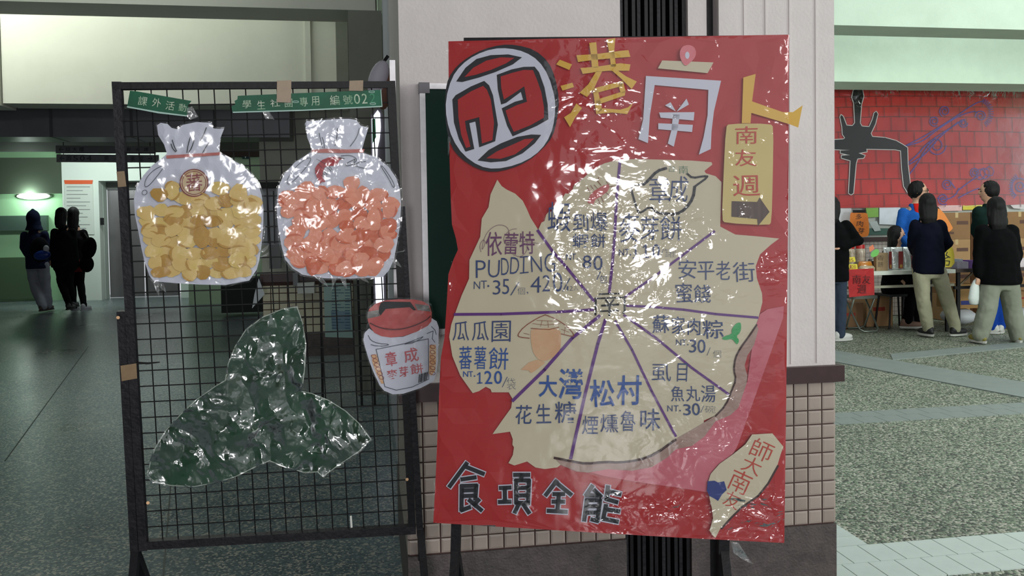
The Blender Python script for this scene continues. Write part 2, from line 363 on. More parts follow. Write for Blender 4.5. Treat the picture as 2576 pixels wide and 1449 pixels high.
# ---- near wall, two piers with a folding gate between
ztT, ztB, zbB = 0.862, 0.805, 0.300
def wallpier(name, a0, a1, b0, b1, ztop, label, parent_tiles=True, cols=None, side=None):
    root = empty(name, bw((a0+a1)/2, b0, 0), label, None, kind='structure')
    m = MB(); m.bbox(a0, a1, b0, b1, ztT, ztop); mk('plaster', m, PLASTER, root)
    m = MB(); m.bbox(a0+.004, a1-.004, b0+.004, b1, zbB-.01, ztB+.01); mk('grout_bed', m, GROUT, root)
    m = MB(); m.bbox(a0-.002, a1+.002, b0-.002, b1, 0, zbB-.004); mk('stone_base', m, STONE, root)
    m = MB(); m.bbox(a0-.022, a1+.022, b0-.024, b1, ztB, ztT); mk('dado_rail', m, TRIMM, root)
    T = 0.0508; g = 0.0045; n = int(round((a1-a0)/T)); tw = (a1-a0)/n; rows = 10; th = (ztB-zbB)/rows
    def raised(o0, X, Z, N):                          # a tile with a raised centre field
        w = tw-g; h = th-g; pts = []
        for (ins, d) in ((0, 0.0), (0, .004), (.006, .0055)):
            pts += [o0+X*ins+Z*ins+N*d, o0+X*(w-ins)+Z*ins+N*d, o0+X*(w-ins)+Z*(h-ins)+N*d, o0+X*ins+Z*(h-ins)+N*d]
        fs = []
        for k in (0, 4): fs += [(k+i, k+(i+1) % 4, k+4+(i+1) % 4, k+4+i) for i in range(4)]
        fs.append((8, 9, 10, 11)); t = MB(); t.add(pts, fs); return t
    base = None
    for c in range(n):
        for r in range(rows):
            if base is None:
                base = mk('tile', raised(bw(a0+g/2, b0+.002, zbB+g/2), BA, BZ, -BN), TILE, root)
                alt = base.data.copy(); alt.materials[0] = TILE2; continue
            o = bpy.data.objects.new('tile', base.data if random.random() < .6 else alt); COL.objects.link(o); o.parent = root
            o.location = BA*(c*tw)+BZ*(r*th)-BN*random.uniform(0, .0008)
    if side:                                          # tiles on the face towards the corridor
        base2 = None
        for c in range(side):
            for r in range(rows):
                if base2 is None: base2 = mk('tile', raised(bw(a0+.002, b0+g/2, zbB+g/2), BN, BZ, -BA), TILE, root); continue
                o = bpy.data.objects.new('tile', base2.data); COL.objects.link(o); o.parent = root; o.location = BN*(c*tw)+BZ*(r*th)
    return root
aG0 = ba(1560, WB, 50); aP0 = ba(1808, WB, 50)
wallpier('wall_front', aL, aG0, WB, WB+1.1, 4.2, 'pinkish white pier with green chalkboard, tiled dado below', side=14)
pr = wallpier('wall_pillar', aP0, aE, WB, WB+0.55, 4.2, 'pinkish white pillar at the courtyard edge with tiled dado and dark rail')
for px in (1872, 1926, 1986, 2052):                    # formwork ribs of the plaster
    a = ba(px, WB, 60); m = MB(); m.bbox(a-.003, a+.003, WB-.003, WB+.002, ztT+.01, 4.2); mk('plaster_rib', m, PLASTER, pr)
# gate pocket
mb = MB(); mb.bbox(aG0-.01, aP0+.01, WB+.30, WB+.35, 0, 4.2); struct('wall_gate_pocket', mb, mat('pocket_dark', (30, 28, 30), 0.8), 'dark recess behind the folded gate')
gate = empty('folding_gate', bw((aG0+aP0)/2-.03, WB+.12, 0), 'black steel folding gate stacked closed in the gap between wall and pillar', 'gate')
ag1 = ba(1727, WB+.05, 50)
n = 11
for i in range(n):
    a = aG0+.012+(ag1-aG0-.03)*i/(n-1); m = MB(); m.bbox(a-.006, a+.006, WB+.03+.012*(i % 2), WB+.075+.012*(i % 2), 0.03, 4.15); mk('gate_bar', m, BLACK if i % 3 else BLACKW, gate)
for z in (.1, 1.3, 2.5, 3.7):
    m = MB(); m.bbox(aG0+.004, ag1-.002, WB+.085, WB+.10, z, z+.04); mk('crossbar', m, BLACK, gate)
m = MB(); m.bbox(aG0+.012, ag1+.004, WB+.10, WB+.16, 0.03, 4.15); mk('back_channel', m, BLACK, gate)
# white jamb strip beside the gate
mb = MB(); a0, a1 = ba(1729, WB+.02, 50), ba(1776, WB+.02, 50); mb.bbox(a0, a1, WB+.015, WB+.28, ztB-.3, 4.2); struct('trim_gate_jamb', mb, PLASTER, 'narrow white jamb strip beside the folded gate')
mb = MB(); mb.bbox(a0, a1, WB+.02, WB+.28, 0, ztB-.3); struct('trim_gate_jamb_base', mb, STONE, 'dark stone foot of the white jamb strip')
mb = MB(); a0, a1 = ba(1778, WB+.02, 50), ba(1806, WB+.02, 50); mb.bbox(a0, a1, WB+.05, WB+.1, 0.0, 4.2); struct('trim_gate_gap', mb, BLACK, 'black strip filling the dark gap between jamb and pillar')  # black strip put into the gap so that it reads dark
# ---- corridor: portal, beams, side walls, ceiling
def zat(py, b, px): return bz(py, b, px)
bP = 7.0
zp = zat(10, bP, 300)
mb = MB(); mb.bbox(-9.5, ba(955, bP), bP, bP+.42, zp, zp+.9); struct('trim_portal_beam', mb, PLASTER_C, 'concrete beam over the corridor mouth')
mb = MB(); mb.bbox(ba(877, bP, 150), ba(962, bP, 150), bP, bP+.42, 0.0, zp); struct('trim_portal_pier', mb, mat('pier_grey', (128, 130, 118), .75, var=.08, vs=3), 'grey green pier of the corridor portal')
bB = 8.45
zt, zb = zat(38, bB+.4, 500), zat(262, bB, 300)
mb = MB(); mb.bbox(ba(4, bB, 150), ba(872, bB, 150), bB, bB+.35, zb, zt+1.0); struct('trim_corridor_beam', mb, PLASTER_C, 'deep cream beam across the corridor')
mb = MB(); mb.bbox(ba(846, bB-.06, 150), ba(876, bB-.06, 150), bB-.08, bB-.002, zat(268, bB, 860), zt+.4); struct('trim_beam_edge', mb, GREYG, 'strip at the end of the cream beam, its grey standing for shade')  # strip coloured grey to hold the shade at the beam end
mb = MB(); mb.bbox(ba(768, bB-.03, 150), ba(782, bB-.03, 150), bB-.03, bB-.001, zb, zt+.4); struct('trim_conduit', mb, PLASTER_C, 'painted conduit running up the cream beam')
mb = MB(); mb.bbox(-9.5, ba(4, bB, 150)-.02, bB-.02, bB+.35, zb-.02, zt+1); struct('trim_corridor_beam_end', mb, PLASTER_C, 'cream pier at the far edge of the corridor beam')
# metal duct under the beam
duct = MB(); b0 = bB+.36; duct.bbox(ba(-60, b0, 300), ba(728, b0, 300), b0, b0+.5, zat(345, b0, 400), zat(262, b0, 400))
o = mk('ventilation_duct', duct, mat('duct_grey_metal', (82, 84, 88), .35, metal=.6, var=.15, vs=1.5)); tag(o, 'long grey sheet metal duct running under the cream corridor beam', 'duct')
for px in (128, 330, 540):
    a = ba(px, b0, 300); m = MB(); m.bbox(a-.012, a+.012, b0-.012, b0+.5, zat(345, b0, px), zat(264, b0, px)); mk('duct_seam', m, mat('duct_seam', (50, 50, 54), .5, metal=.5), o)
# dark slatted ceiling panels behind
b0 = 10.2
mb = MB(); mb.bbox(-14, ba(655, b0), b0, b0+4.5, 2.62, 2.66); struct('ceiling_lowered', mb, mat('ceiling_brown', (52, 42, 38), .7), 'dark brown lowered ceiling over the back of the corridor')
mb = MB(); mb.bbox(-14, 1.0, 2.0, 19, 4.35, 4.45); struct('ceiling', mb, mat('ceiling_grey', (150, 152, 146), .9), 'grey concrete ceiling of the corridor')
mb = MB(); mb.bbox(-14, aE+.6, -1.6, 2.2, 3.7, 3.8); struct('ceiling_arcade', mb, mat('ceiling_grey', (150, 152, 146), .9), 'ceiling of the arcade in front of the wall')
mb = MB(); mb.add([], []); mb.obox((-7.4, -4.4, 1.9), (1, 0, 0), (0, 1, 0), (0, 0, 1), 6.6, .1, 1.9); struct('wall_unseen', mb, mat('wall_back_grey', (74, 70, 68), .85), 'unseen dark grey wall added behind the camera for the film to reflect')  # unseen wall, added so the left of the film reflects something dark
# corridor right wall: behind the near pier up to the portal
mb = MB(); aw = ba(964, bP, 150); mb.bbox(aw, aL+.3, WB+1.1, bP+.02, 0, 4.3); struct('wall_corridor_side', mb, mat('wall_blueish', (150, 152, 160), .8, var=.06, vs=4), 'bluish side wall of the corridor behind the pier')
# middle wall with tiled dado at about nine metres
bM = 9.25
aM0, aM1 = ba(655, bM, 500), ba(1010, bM, 500)
mb = MB(); mb.bbox(aM0, aM1, bM, bM+.3, ztT, 4.3); wm = struct('wall_middle', mb, mat('plaster_greygreen', (168, 170, 158), .8, var=.08, vs=3), 'grey green wall with tiled dado at the end of the side passage')
m = MB(); m.bbox(aM0-.02, aM1, bM-.03, bM, ztB-.01, ztT+.02); mk('dado_rail', m, TRIMM, wm)
m = MB(); m.bbox(aM0, aM1, bM-.01, bM, zbB-.05, ztB); mk('grout_bed', m, GROUT, wm)
m = MB(); m.bbox(aM0, aM1, bM-.02, bM, 0, zbB-.06); mk('stone_base', m, STONE, wm)
base = None; T = .085; TM = mat('dado_tile_cream', (186, 182, 158), .4, var=.06, vs=10)
for c in range(int((aM1-aM0)/T)):
    for r in range(6):
        if base is None:
            m = MB(); m.bbox(aM0+.004, aM0+T-.006, bM-.016, bM-.009, zbB-.045, zbB-.045+T-.01); base = mk('tile', m, TM, wm); continue
        o = bpy.data.objects.new('tile', base.data); COL.objects.link(o); o.parent = wm; o.location = BA*(c*T)+BZ*(r*T)
# far end of the corridor
bF = 17.6
WG = mat('wall_far_green', (150, 190, 150), .8, var=.05, vs=2); WW = mat('wall_far_white', (222, 228, 222), .75, var=.03, vs=2)
mb = MB(); mb.bbox(-14, ba(156, bF, 600), bF+.3, bF+.5, 0, 4.3); struct('wall_far_end', mb, WG, 'pale green wall at the far end of the corridor')
mb = MB(); mb.bbox(-14, ba(157, bF, 440), bF+.05, bF+.3, zat(486, bF, 80), zat(396, bF, 80)); struct('trim_far_beam', mb, mat('beam_dark_green', (70, 80, 66), .8), 'dark green beam above the far wall lamp')
mb = MB(); mb.bbox(ba(-40, bF, 660), ba(80, bF, 660), bF+.2, bF+.3, 0.05, zat(648, bF, 60)); struct('door_1', mb, mat('shutter_green', (74, 96, 70), .6), 'low green shutter in the far wall')
mb = MB(); mb.bbox(-14, ba(108, bF, 560), bF+.18, bF+.3, zat(580, bF, 60), zat(542, bF, 60)); struct('window_1', mb, mat('window_dull', (70, 88, 80), .4), 'dull window strip in the far wall')
mb = MB(); a0, a1, a2 = ba(155, bF, 440), ba(247, bF, 440), ba(700, bF, 440)
mb.bbox(a0, a1, bF, bF+.5, 0, 4.3); mb.bbox(a1, a2, bF, bF+.5, zat(455, bF, 250), 4.3); struct('wall_far_white', mb, WW, 'white wall with lift entrance and notice at the far end')
mb = MB(); mb.bbox(a1-.0, ba(272, bF+.5, 600), bF+.25, bF+.5, 0, zat(455, bF, 250)); mb.bbox(ba(450, bF), ba(700, bF), bF+.02, bF+.5, 0, zat(455, bF, 400)); struct('wall_lift_recess', mb, mat('wall_white2', (205, 214, 208), .7), 'white reveal of the lift recess')
lift = empty('door_2', bw(ba(340, bF+.5), bF+.5, 0), 'brushed steel lift doors in a recess at the far end of the corridor', None, kind='structure')
STEEL = mat('lift_steel', (150, 144, 148), .3, metal=.75, var=.12, vs=3, stretch=(1, 1, .3))
x0 = ba(272, bF+.5, 600); x1 = ba(450, bF+.5, 600); hz = zat(462, bF+.5, 300)
for k in range(2):
    m = MB(); w = (x1-x0)/2; m.bbox(x0+w*k+.01, x0+w*(k+1)-.01, bF+.5, bF+.54, 0.01, hz-.12); mk('door_leaf', m, STEEL, lift)
m = MB(); m.bbox(x0, x1, bF+.46, bF+.6, hz-.12, hz+.1); mk('lintel', m, mat('lintel_grey', (120, 118, 118), .5), lift)
m = MB(); m.bbox(ba(253, bF), ba(262, bF), bF-.02, bF, zat(566, bF, 257), zat(548, bF, 257)); o = mk('lift_call_panel', m, BLACK); tag(o, 'small black call panel beside the lift recess', 'panel')
# ceiling band with washroom sign
b0 = 16.0
mb = MB(); mb.bbox(ba(470, b0), aM0+.6, b0, b0+.2, 0, zat(395, b0, 630)); struct('wall_washroom', mb, mat('wall_mint', (168, 192, 160), .8, var=.05), 'mint green wall by the washrooms')
mb = MB(); mb.bbox(ba(470, b0), aM0+.6, b0-.05, b0+.2, zat(394, b0, 630), 4.3); struct('trim_brown_fascia', mb, mat('fascia_brown', (60, 44, 38), .7), 'dark brown fascia above the washroom wall')
m = MB(); m.bbox(ba(613, b0-.06), ba(630, b0-.06), b0-.03, b0, zat(400, b0, 620), zat(388, b0, 620)); o = mk('washroom_sign', m, mat('sign_teal', (16, 62, 66), .4)); tag(o, 'small dark teal washroom sign with a white figure', 'sign')
m = MB(); z = zat(394, b0, 620); a = ba(621.5, b0-.03); m.add([bw(a-.03, b0-.033, z+.04), bw(a+.03, b0-.033, z+.04), bw(a, b0-.033, z-.035)], [(0, 1, 2)]); mk('pictogram', m, mat('white_print', (225, 225, 225), .5), o)
mb = MB(); mb.bbox(-14.2, -14, 2, 19, 0, 4.4); struct('wall_corridor_left', mb, mat('wall_dim_green', (120, 136, 118), .8), 'green painted side wall of the corridor')
# ---- courtyard background
bR = 10.9
R0, R1 = ba(2060, bR), 18.0
WR = MB(); WR.bbox(aE+.0, R1, bR+.05, bR+.3, 0, 5.5); struct('wall_courtyard', WR, mat('plaster_white_court', (210, 214, 210), .8), 'white wall behind the festival stall')
b0 = 9.9; z0 = zat(205, b0, 2100)
mb = MB(); mb.bbox(aE-1.5, R1, b0, b0+.62, z0, z0+1.3); struct('trim_court_beam_far', mb, PLASTER_G, 'pale green beam over the red banner')
b0 = 7.6; z0 = zat(63, b0, 2100)
mb = MB(); mb.bbox(aE-1.5, R1, b0, b0+.42, z0, z0+1.3); struct('trim_court_beam_near', mb, PLASTER_G, 'nearer pale green beam across the courtyard roof')
mb = MB(); mb.bbox(aE-1.0, aE-.75, bP, 11.5, 0, 5.0); struct('wall_between', mb, PLASTER, 'wall between corridor and courtyard')
# dado of tiles and board on the stall wall
z1 = zat(602, bR, 2200)
mb = MB(); mb.bbox(R0, R1, bR+.02, bR+.06, 0, z1-.03)
def gridmat(name, c1, c2, s, mort=.05):
    m = bpy.data.materials.new(name); m.use_nodes = True; N = m.node_tree.nodes; L = m.node_tree.links; b = N['Principled BSDF']
    t = N.new('ShaderNodeTexBrick'); t.offset = 0; t.inputs['Scale'].default_value = s; t.inputs['Brick Width'].default_value = 1; t.inputs['Row Height'].default_value = 1; t.inputs['Mortar Size'].default_value = mort
    t.inputs['Color1'].default_value = tuple(lin(x) for x in c1)+(1,); t.inputs['Color2'].default_value = tuple(lin(x)*.9 for x in c1)+(1,); t.inputs['Mortar'].default_value = tuple(lin(x) for x in c2)+(1,)
    tc = N.new('ShaderNodeTexCoord'); mp = N.new('ShaderNodeMapping'); mp.inputs['Rotation'].default_value = (math.pi/2, 0, -TH); mp.vector_type = 'TEXTURE'
    L.new(tc.outputs['Object'], mp.inputs[0]); L.new(mp.outputs[0], t.inputs[0]); L.new(t.outputs[0], b.inputs['Base Color']); b.inputs['Roughness'].default_value = .4; return m
struct('wall_courtyard_dado', mb, gridmat('dado_far_tiles', (206, 196, 190), (120, 104, 100), 17), 'small pale tiles on the lower stall wall')
mb = MB(); mb.bbox(R0, R1, bR-.02, bR+.06, z1-.03, z1+.03); struct('trim_courtyard_rail', mb, TRIMM, 'dark rail on the stall wall')
# ================================================================== NEAR OBJECTS
WPAPER = mat('white_card', (206, 208, 222), .6, var=.02, vs=6)
# ---- chalkboard on the wall
PW = Plane(bw(0, WB, 0), -BN)
cb = empty('chalkboard', PW.P(1300, 845), 'green chalkboard in an aluminium frame hung on the wall, partly behind the red board', 'chalkboard')
CX0, CX1, CY0, CY1 = 1060, 1530, 212, 838
def xy_on(px, py):
    p = PW.P(px, py); return p.dot(BA), p.z
a0, zt0 = xy_on(1054, 212); a1, _ = xy_on(1530, 520); zb0 = zat(842, WB-.02, 1085)
m = MB(); m.bbox(a0+.01, a1, WB-.016, WB-.002, zb0+.01, zt0-.01); mk('writing_surface', m, mat('chalkboard_green', (8, 44, 36), .6, spec=.2, var=.15, vs=6), cb)
for (p, q, r, s) in ((a0, a0+.018, zb0, zt0), (a1-.018, a1, zb0, zt0), (a0, a1, zt0-.018, zt0), (a0, a1, zb0, zb0+.018)):
    m = MB(); m.bbox(p, q, WB-.024, WB-.001, r, s); mk('frame_strip', m, ALU, cb)
for (p, r) in ((a0-.002, zt0-.032), (a1-.032, zt0-.032), (a0-.002, zb0-.002), (a1-.032, zb0-.002)):
    m = MB(); m.bbox(p, p+.034, WB-.027, WB-.001, r, r+.034); mk('corner_cap', m, mat('cap_grey', (110, 106, 112), .5), cb)
# thin metal strip on the pier's edge and the bundle on its bracket
a = ba(992, WB-.02, 250)
m = MB(); m.bbox(aL-.03, aL-.012, WB+.02, WB+.05, .9, zat(148, WB, 990)); o = mk('trim_metal_strip', m, ALU); o['kind'] = 'structure'; o['label'] = 'thin aluminium strip running up the edge of the pier'
bn = empty('hanging_bundle', atY(962, 250, 3.4), 'small white and brown wrapped bundle hanging from a bracket by the pier', 'bundle')
c = atY(952, 198, 3.4); m = MB(); m.ell(c, ((1, 0, 0), (0, 1, 0), (0.25, 0, 1)), (.04, .04, .072)); mk('white_wrap', m, mat('cloth_white', (205, 200, 214), .7), bn, smooth=True)
c = atY(968, 222, 3.42); m = MB(); m.ell(c, ((1, 0, 0), (0, 1, 0), (0.1, 0, 1)), (.032, .035, .085)); mk('brown_wrap', m, mat('cloth_brown', (122, 84, 70), .7), bn, smooth=True)
m = MB(); m.tube([atY(976, 140, 3.4), atY(962, 160, 3.4), atY(950, 172, 3.4)], .007); mk('bracket', m, BLACK, bn)
# ================= wire display rack
PR = vplane(310, 2.47, 1030, 2.60)
PR = Plane(atY(670, 600, 2.535), PR.n+Vector((0, 0, -math.tan(math.radians(5.5)))))   # the rack leans a little towards the viewer
N = PR.n
rack = empty('wire_display_rack', PR.P(700, 1380), 'black steel wire grid rack on legs holding food cut-outs', 'rack')
def rb(name, p, q, w, t, off, m, par=rack):
    b = MB(); b.bar(PR.P(p[0], p[1], off), PR.P(q[0], q[1], off), w, t, N); return mk(name, b, m, par)
rb('frame_post', (295, 206), (362, 1382), .024, .024, 0, BLACKW); rb('frame_post', (984, 204), (1037, 1335), .023, .024, 0, BLACK)
rb('frame_rail', (286, 216), (993, 213), .019, .024, 0.001, BLACK); rb('frame_rail', (352, 1370), (1046, 1330), .026, .024, .001, BLACKW)
def gy(k, t): return (226+39.3*k)*(1-t)+(220+37.95*k)*t
for i in range(18):
    b = MB(); b.tube([PR.P(300+39.65*i, 218, -.003), PR.P(371+38.9*i, 1366-2.2*i, -.003)], .0019, 6); mk('wire', b, WIRE, rack)
for k in range(29):
    u = k/28.5; b = MB(); b.tube([PR.P(299+66*u, gy(k, 0), 0.002), PR.P(980+54*u, gy(k, 1), 0.002)], .0019, 6); mk('wire', b, WIRE, rack)
st = rb('stand_post', (306, 782), (341, 1400), .023, .023, -.004, BLACKW); st2 = rb('stand_post', (1010, 520), (1057, 1345), .021, .022, -.004, BLACKW)
def legpair(PL, px, py, tx, off, par, w=.03, spread=.26, m=BLACK):
    j = PL.P(px, py, off); n = Vector((PL.n.x, PL.n.y, 0)).normalized()
    for s in (1, -1):
        f = Vector((j.x, j.y, 0))+n*(spread*s)+Vector((tx, 0, 0)); f.z = .012
        b = MB(); b.bar(j, f, w, .022, n.cross(Vector((0, 0, 1)))); mk('leg', b, m, par)
        b = MB(); b.obox(f, n, n.cross(Vector((0, 0, 1))), (0, 0, 1), .03, .02, .012); mk('foot_plate', b, m, par)
legpair(PR, 341, 1392, .02, -.004, rack); legpair(PR, 1058, 1338, .02, -.004, rack)
b = MB(); b.tube([PR.P(342, 913, .01), PR.P(372, 914, .012), PR.P(402, 911, .014)], [.0035, .003, .0015], 6); mk('bent_wire', b, WIRE, rack)
for (x, y) in ((297, 799), (1024, 1206), (372, 1265)):
    b = MB(); b.tube([PR.P(x, y, .0), PR.P(x, y, .02)], .005, 8); mk('bolt', b, mat('bolt_brass', (150, 120, 90), .4, metal=.7), rack)
# parcel tape on the rack
TAPE = mat('parcel_tape', (142, 118, 88), .35, var=.12, vs=40)
for (pts, off) in (([(293, 432), (313, 430), (318, 469), (297, 471)], .014), ([(303, 920), (343, 914), (345, 952), (306, 959)], .014), ([(697, 203), (733, 202), (732, 258), (696, 257)], .017), ([(879, 203), (914, 202), (913, 229), (878, 228)], .016)):
    m = MB(); m.sheet(PR, pts, off, .001); o = mk('parcel_tape', m, TAPE)
    lab = {293: 'brown tape wound on the upper left post of the rack', 303: 'brown tape patch lower on the rack post beside the corridor', 697: 'longer brown tape strip holding the long green sign to the top rail', 879: 'short brown tape strip near the number end of the green sign'}[pts[0][0]]
    tag(o, lab, 'tape', 'brown tape patches on the wire rack')
# green signs
GS = mat('sign_green', (12, 72, 46), .45, spec=.3, rgb2=(10, 104, 74), vs=9); GE = mat('sign_edge', (170, 200, 190), .5); WP = mat('white_print2', (214, 216, 200), .6, rgb2=(120, 170, 130), vs=40)
o = empty('green_sign', PR.P(400, 290, .014), 'short broken green plastic sign hung askew on the rack, white Chinese characters', 'sign', 'green sign pieces on the rack')
m = MB(); m.sheet(PR, [(327, 228), (346, 230), (482, 254), (472, 266), (476, 274), (470, 290), (400, 281), (320, 267)], .015, .003); mk('plate', m, GS, o)
m = MB(); m.sheet(PR, [(320, 267), (400, 281), (470, 290), (469, 293), (398, 285), (319, 270)], .016, .004); mk('plate_edge', m, GE, o)
m = MB()
for ch, x, y, s in (('課', 359, 254, 23), ('外', 394, 258, 22), ('活', 428, 266, 22), ('動', 459, 271, 19)): put(m, PR, ch, x-s/2, y-s/2, x+s/2, y+s/2, .0165, 9)
mk('lettering', m, WP, o)
o = empty('green_sign', PR.P(780, 290, .012), 'long green plastic sign with white characters ending in the number 022', 'sign', 'green sign pieces on the rack')
m = MB(); m.sheet(PR, [(598, 241), (760, 234), (958, 226), (961, 266), (760, 276), (585, 282), (582, 268), (592, 262), (590, 254), (597, 250)], .012, .003); mk('plate', m, GS, o)
m = MB(); m.sheet(PR, [(961, 266), (760, 276), (585, 281), (586, 284), (760, 279), (962, 269)], .0125, .003); m.stroke(PR, [(958, 226), (961, 267)], 2, .013); mk('plate_edge', m, GE, o)
m = MB()
for ch, x, y, w, h in (('學', 621, 262, 22, 20), ('生', 657, 264, 20, 22), ('社', 692, 259, 24, 19), ('團', 726, 259, 19, 21), ('專', 764, 256, 20, 23), ('用', 793, 254, 20, 23), ('編', 842, 252, 24, 25), ('號', 875, 251, 24, 23), ('0', 898, 249, 15, 25), ('2', 917, 248, 14, 25)): put(m, PR, ch, x-w/2, y-h/2, x+w/2, y+h/2, .0135, -3)
mk('lettering', m, WP, o)
m = MB(); put(m, PR, '2', 930, 235, 944, 259, .0135, -3); mk('faded_digit', m, mat('print_faded', (40, 130, 90), .5), o)
m = MB()
for (x, y) in ((935, 231), (938, 261), (744, 256)):
    m.stroke(PR, smooth_loop([(x-7, y-2), (x+7, y-2), (x+7, y+2), (x-7, y+2)]), 1.4, .0136, True)
mk('screw_slot', m, GE, o)
for pts in ([(470, 272), (484, 268), (499, 294), (478, 302), (468, 292)], [(660, 280), (676, 278), (690, 300), (668, 300)]):
    m = MB(); m.sheet(PR, pts, .014, 0, 8, .004); o2 = mk('clear_tape', m, film('film_small', 30, 1.0, .1, 2.5, haze=.12)); tag(o2, 'torn scrap of clear tape below the %s green sign' % ('short' if pts[0][0] < 500 else 'long'), 'tape')
# ================= paper snack bags
INK = mat('pencil_ink', (58, 60, 78), .7); INKD = mat('black_ink', (22, 22, 34), .6); REDINK = mat('red_brown_ink', (140, 62, 70), .6)
FB = film('film_bag', 16, .3, .10, 1.3, haze=.012, lo=.7)
FB2 = film('film_bag_crumpled', 22, .4, .10, 1.3, haze=.015, lo=.75)
Y1 = [mat('chip_yellow_a', (228, 196, 126), .6, rgb2=(216, 182, 106), vs=30), mat('chip_yellow_b', (216, 188, 100), .6, rgb2=(232, 200, 134), vs=26), mat('chip_ochre', (200, 158, 76), .6, rgb2=(180, 134, 58), vs=30)]
O1 = [mat('chip_salmon_a', (234, 152, 122), .6, rgb2=(226, 134, 104), vs=30), mat('chip_salmon_b', (238, 162, 136), .6, rgb2=(228, 142, 114), vs=26), mat('chip_orange', (214, 108, 68), .6, rgb2=(198, 88, 54), vs=30)]
BAND = mat('band_red', (196, 118, 110), .6, rgb2=(180, 96, 90), vs=40)
def inside(p, poly):
    x, y = p; r = False; n = len(poly)
    for i in range(n):
        x1, y1 = poly[i]; x2, y2 = poly[(i+1) % n]
        if (y1 > y) != (y2 > y) and x < (x2-x1)*(y-y1)/(y2-y1)+x1: r = not r
    return r
def bag(label, outline, band, chip_rows, chip_m, off=.02, seed=1):
    random.seed(seed)
    xs = [p[0] for p in outline]; ys = [p[1] for p in outline]
    root = empty('paper_snack_bag', PR.P((min(xs)+max(xs))/2, max(ys), off), label, 'cut-out', 'bag cut-outs on the wire rack')
    m = MB(); m.sheet(PR, outline, off, .002, 14, .0035); mk('bag_card', m, WPAPER, root, smooth=False)
    m = MB(); m.sheet(PR, band, off+.005, .001); mk('tie_band', m, BAND, root)
    bo = [p for p in outline if p[1] > 400]
    for k, (x, y, rx, ry) in enumerate(chip_rows):
        cxm = (min(xs)+max(xs))/2
        for _ in range(14):
            if inside((x+(rx*1.12 if x > cxm else -rx*1.12), y+ry*.5), bo) and inside((x, y+ry*1.15), bo): break
            x += 2.5 if x < cxm else -2.5; y -= 1.0
        n = 11; rot = random.uniform(0, 180); pts = []
        ph = random.uniform(0, 6)
        for i in range(n):
            t = 2*math.pi*i/n; q = 1+.08*math.sin(3*t+ph)+.06*math.sin(2*t+2*ph)+random.uniform(-.05, .05)
            pts.append((x+rx*q*math.cos(t), y+ry*q*math.sin(t)))
        o1 = off+.005+random.uniform(0, .0055)
        mm = MB(); tilt = random.uniform(-.0022, .0022); tl2 = random.uniform(-.0022, .0022)
        c = PR.P(x, y, o1+.0006); P = [PR.P(px, py, o1+tilt*(px-x)/rx+tl2*(py-y)/ry) for px, py in pts]
        I = [PR.P(x+(px-x)*.6, y+(py-y)*.6, o1+.0004+.6*(tilt*(px-x)/rx+tl2*(py-y)/ry)) for px, py in pts]
        vs = P+I+[c]; fs = [(i, (i+1) % n, n+(i+1) % n, n+i) for i in range(n)]+[(n+i, n+(i+1) % n, 2*n) for i in range(n)]
        mm.add(vs, fs); r = random.random(); ch = mk('paper_chip', mm, chip_m[0] if r < .45 else chip_m[1] if r < .8 else chip_m[2], root, smooth=True)
        if random.random() < .5:               # curled darker underside
            t0 = random.uniform(0, 6.28); arc = []
            for i in range(6):
                t = t0+i*.35; arc.append((x+rx*1.0*math.cos(t), y+ry*1.0*math.sin(t)))
            for i in range(5, -1, -1):
                t = t0+i*.35; kk = .72+.2*abs(i-2.5)/2.5; arc.append((x+rx*kk*math.cos(t), y+ry*kk*math.sin(t)))
            mm = MB(); mm.sheet(PR, arc, o1+.0045, 0); mk('curled_edge', mm, chip_m[2], ch)
    return root
B1 = [(395,315),(404,309),(422,312),(432,322),(445,325),(460,314),(494,307),(531,309),(537,323),(552,324),(564,323),(554,349),(551,383),(559,389),(578,399),(606,414),(631,436),(649,461),(658,489),(663,526),(662,570),(658,616),(652,656),(646,678),(627,706),(568,717),(506,716),(438,712),(388,708),(376,694),(363,656),(354,616),(348,582),(339,538),(337,501),(343,470),(360,442),(382,417),(410,396),(420,386),(413,364),(398,340)]
def chips(bounds, rows, rx, ry, seed, extra=()):
    random.seed(seed); out = []
    for y, x0, x1 in rows:
        n = max(1, int(round((x1-x0)/(rx*1.75)))); 
        for i in range(n):
            out.append((x0+(x1-x0)*(i+.5)/n+random.uniform(-3, 3), y+random.uniform(-5, 5), rx*random.uniform(.95, 1.35), ry*random.uniform(.9, 1.3)))
    return out+list(extra)
c1 = chips(None, [(489, 388, 446), (500, 448, 520), (508, 520, 655), (533, 352, 655), (558, 352, 655), (583, 350, 655), (608, 356, 655), (634, 362, 655), (660, 368, 648), (686, 384, 636)], 20, 16, 3, [(433, 470, 19, 15), (553, 473, 26, 17), (600, 486, 25, 22), (632, 515, 20, 18), (470, 500, 20, 16), (500, 515, 22, 15)])
bag1 = bag('white bag cut-out full of yellow paper chips with a round red seal', B1, [(418, 391), (554, 383), (556, 390), (419, 399)], c1, Y1, .018, 11)
m = MB()
for pts in ([(433, 352), (438, 368), (444, 380)], [(430, 362), (434, 374), (442, 382)], [(479, 344), (473, 364), (470, 384)], [(488, 353), (482, 372), (474, 384)], [(519, 321), (511, 342), (504, 352), (506, 357), (511, 355)], [(533, 350), (520, 366), (510, 384)]): m.stroke(PR, smooth_loop(pts, 1, False), 2.0, .0255)
m2 = MB(); m2.stroke(PR, smooth_loop([(411, 415), (413, 420), (380, 462), (368, 471), (363, 468), (366, 450), (385, 428)], 2), 1.3, .0255, True); m2.stroke(PR, smooth_loop([(358, 480), (366, 477), (371, 484), (365, 491), (357, 489)], 1), 1.2, .0255, True)
mk('drawn_lines', m, INKD, bag1); mk('pencil_lines', m2, INK, bag1)
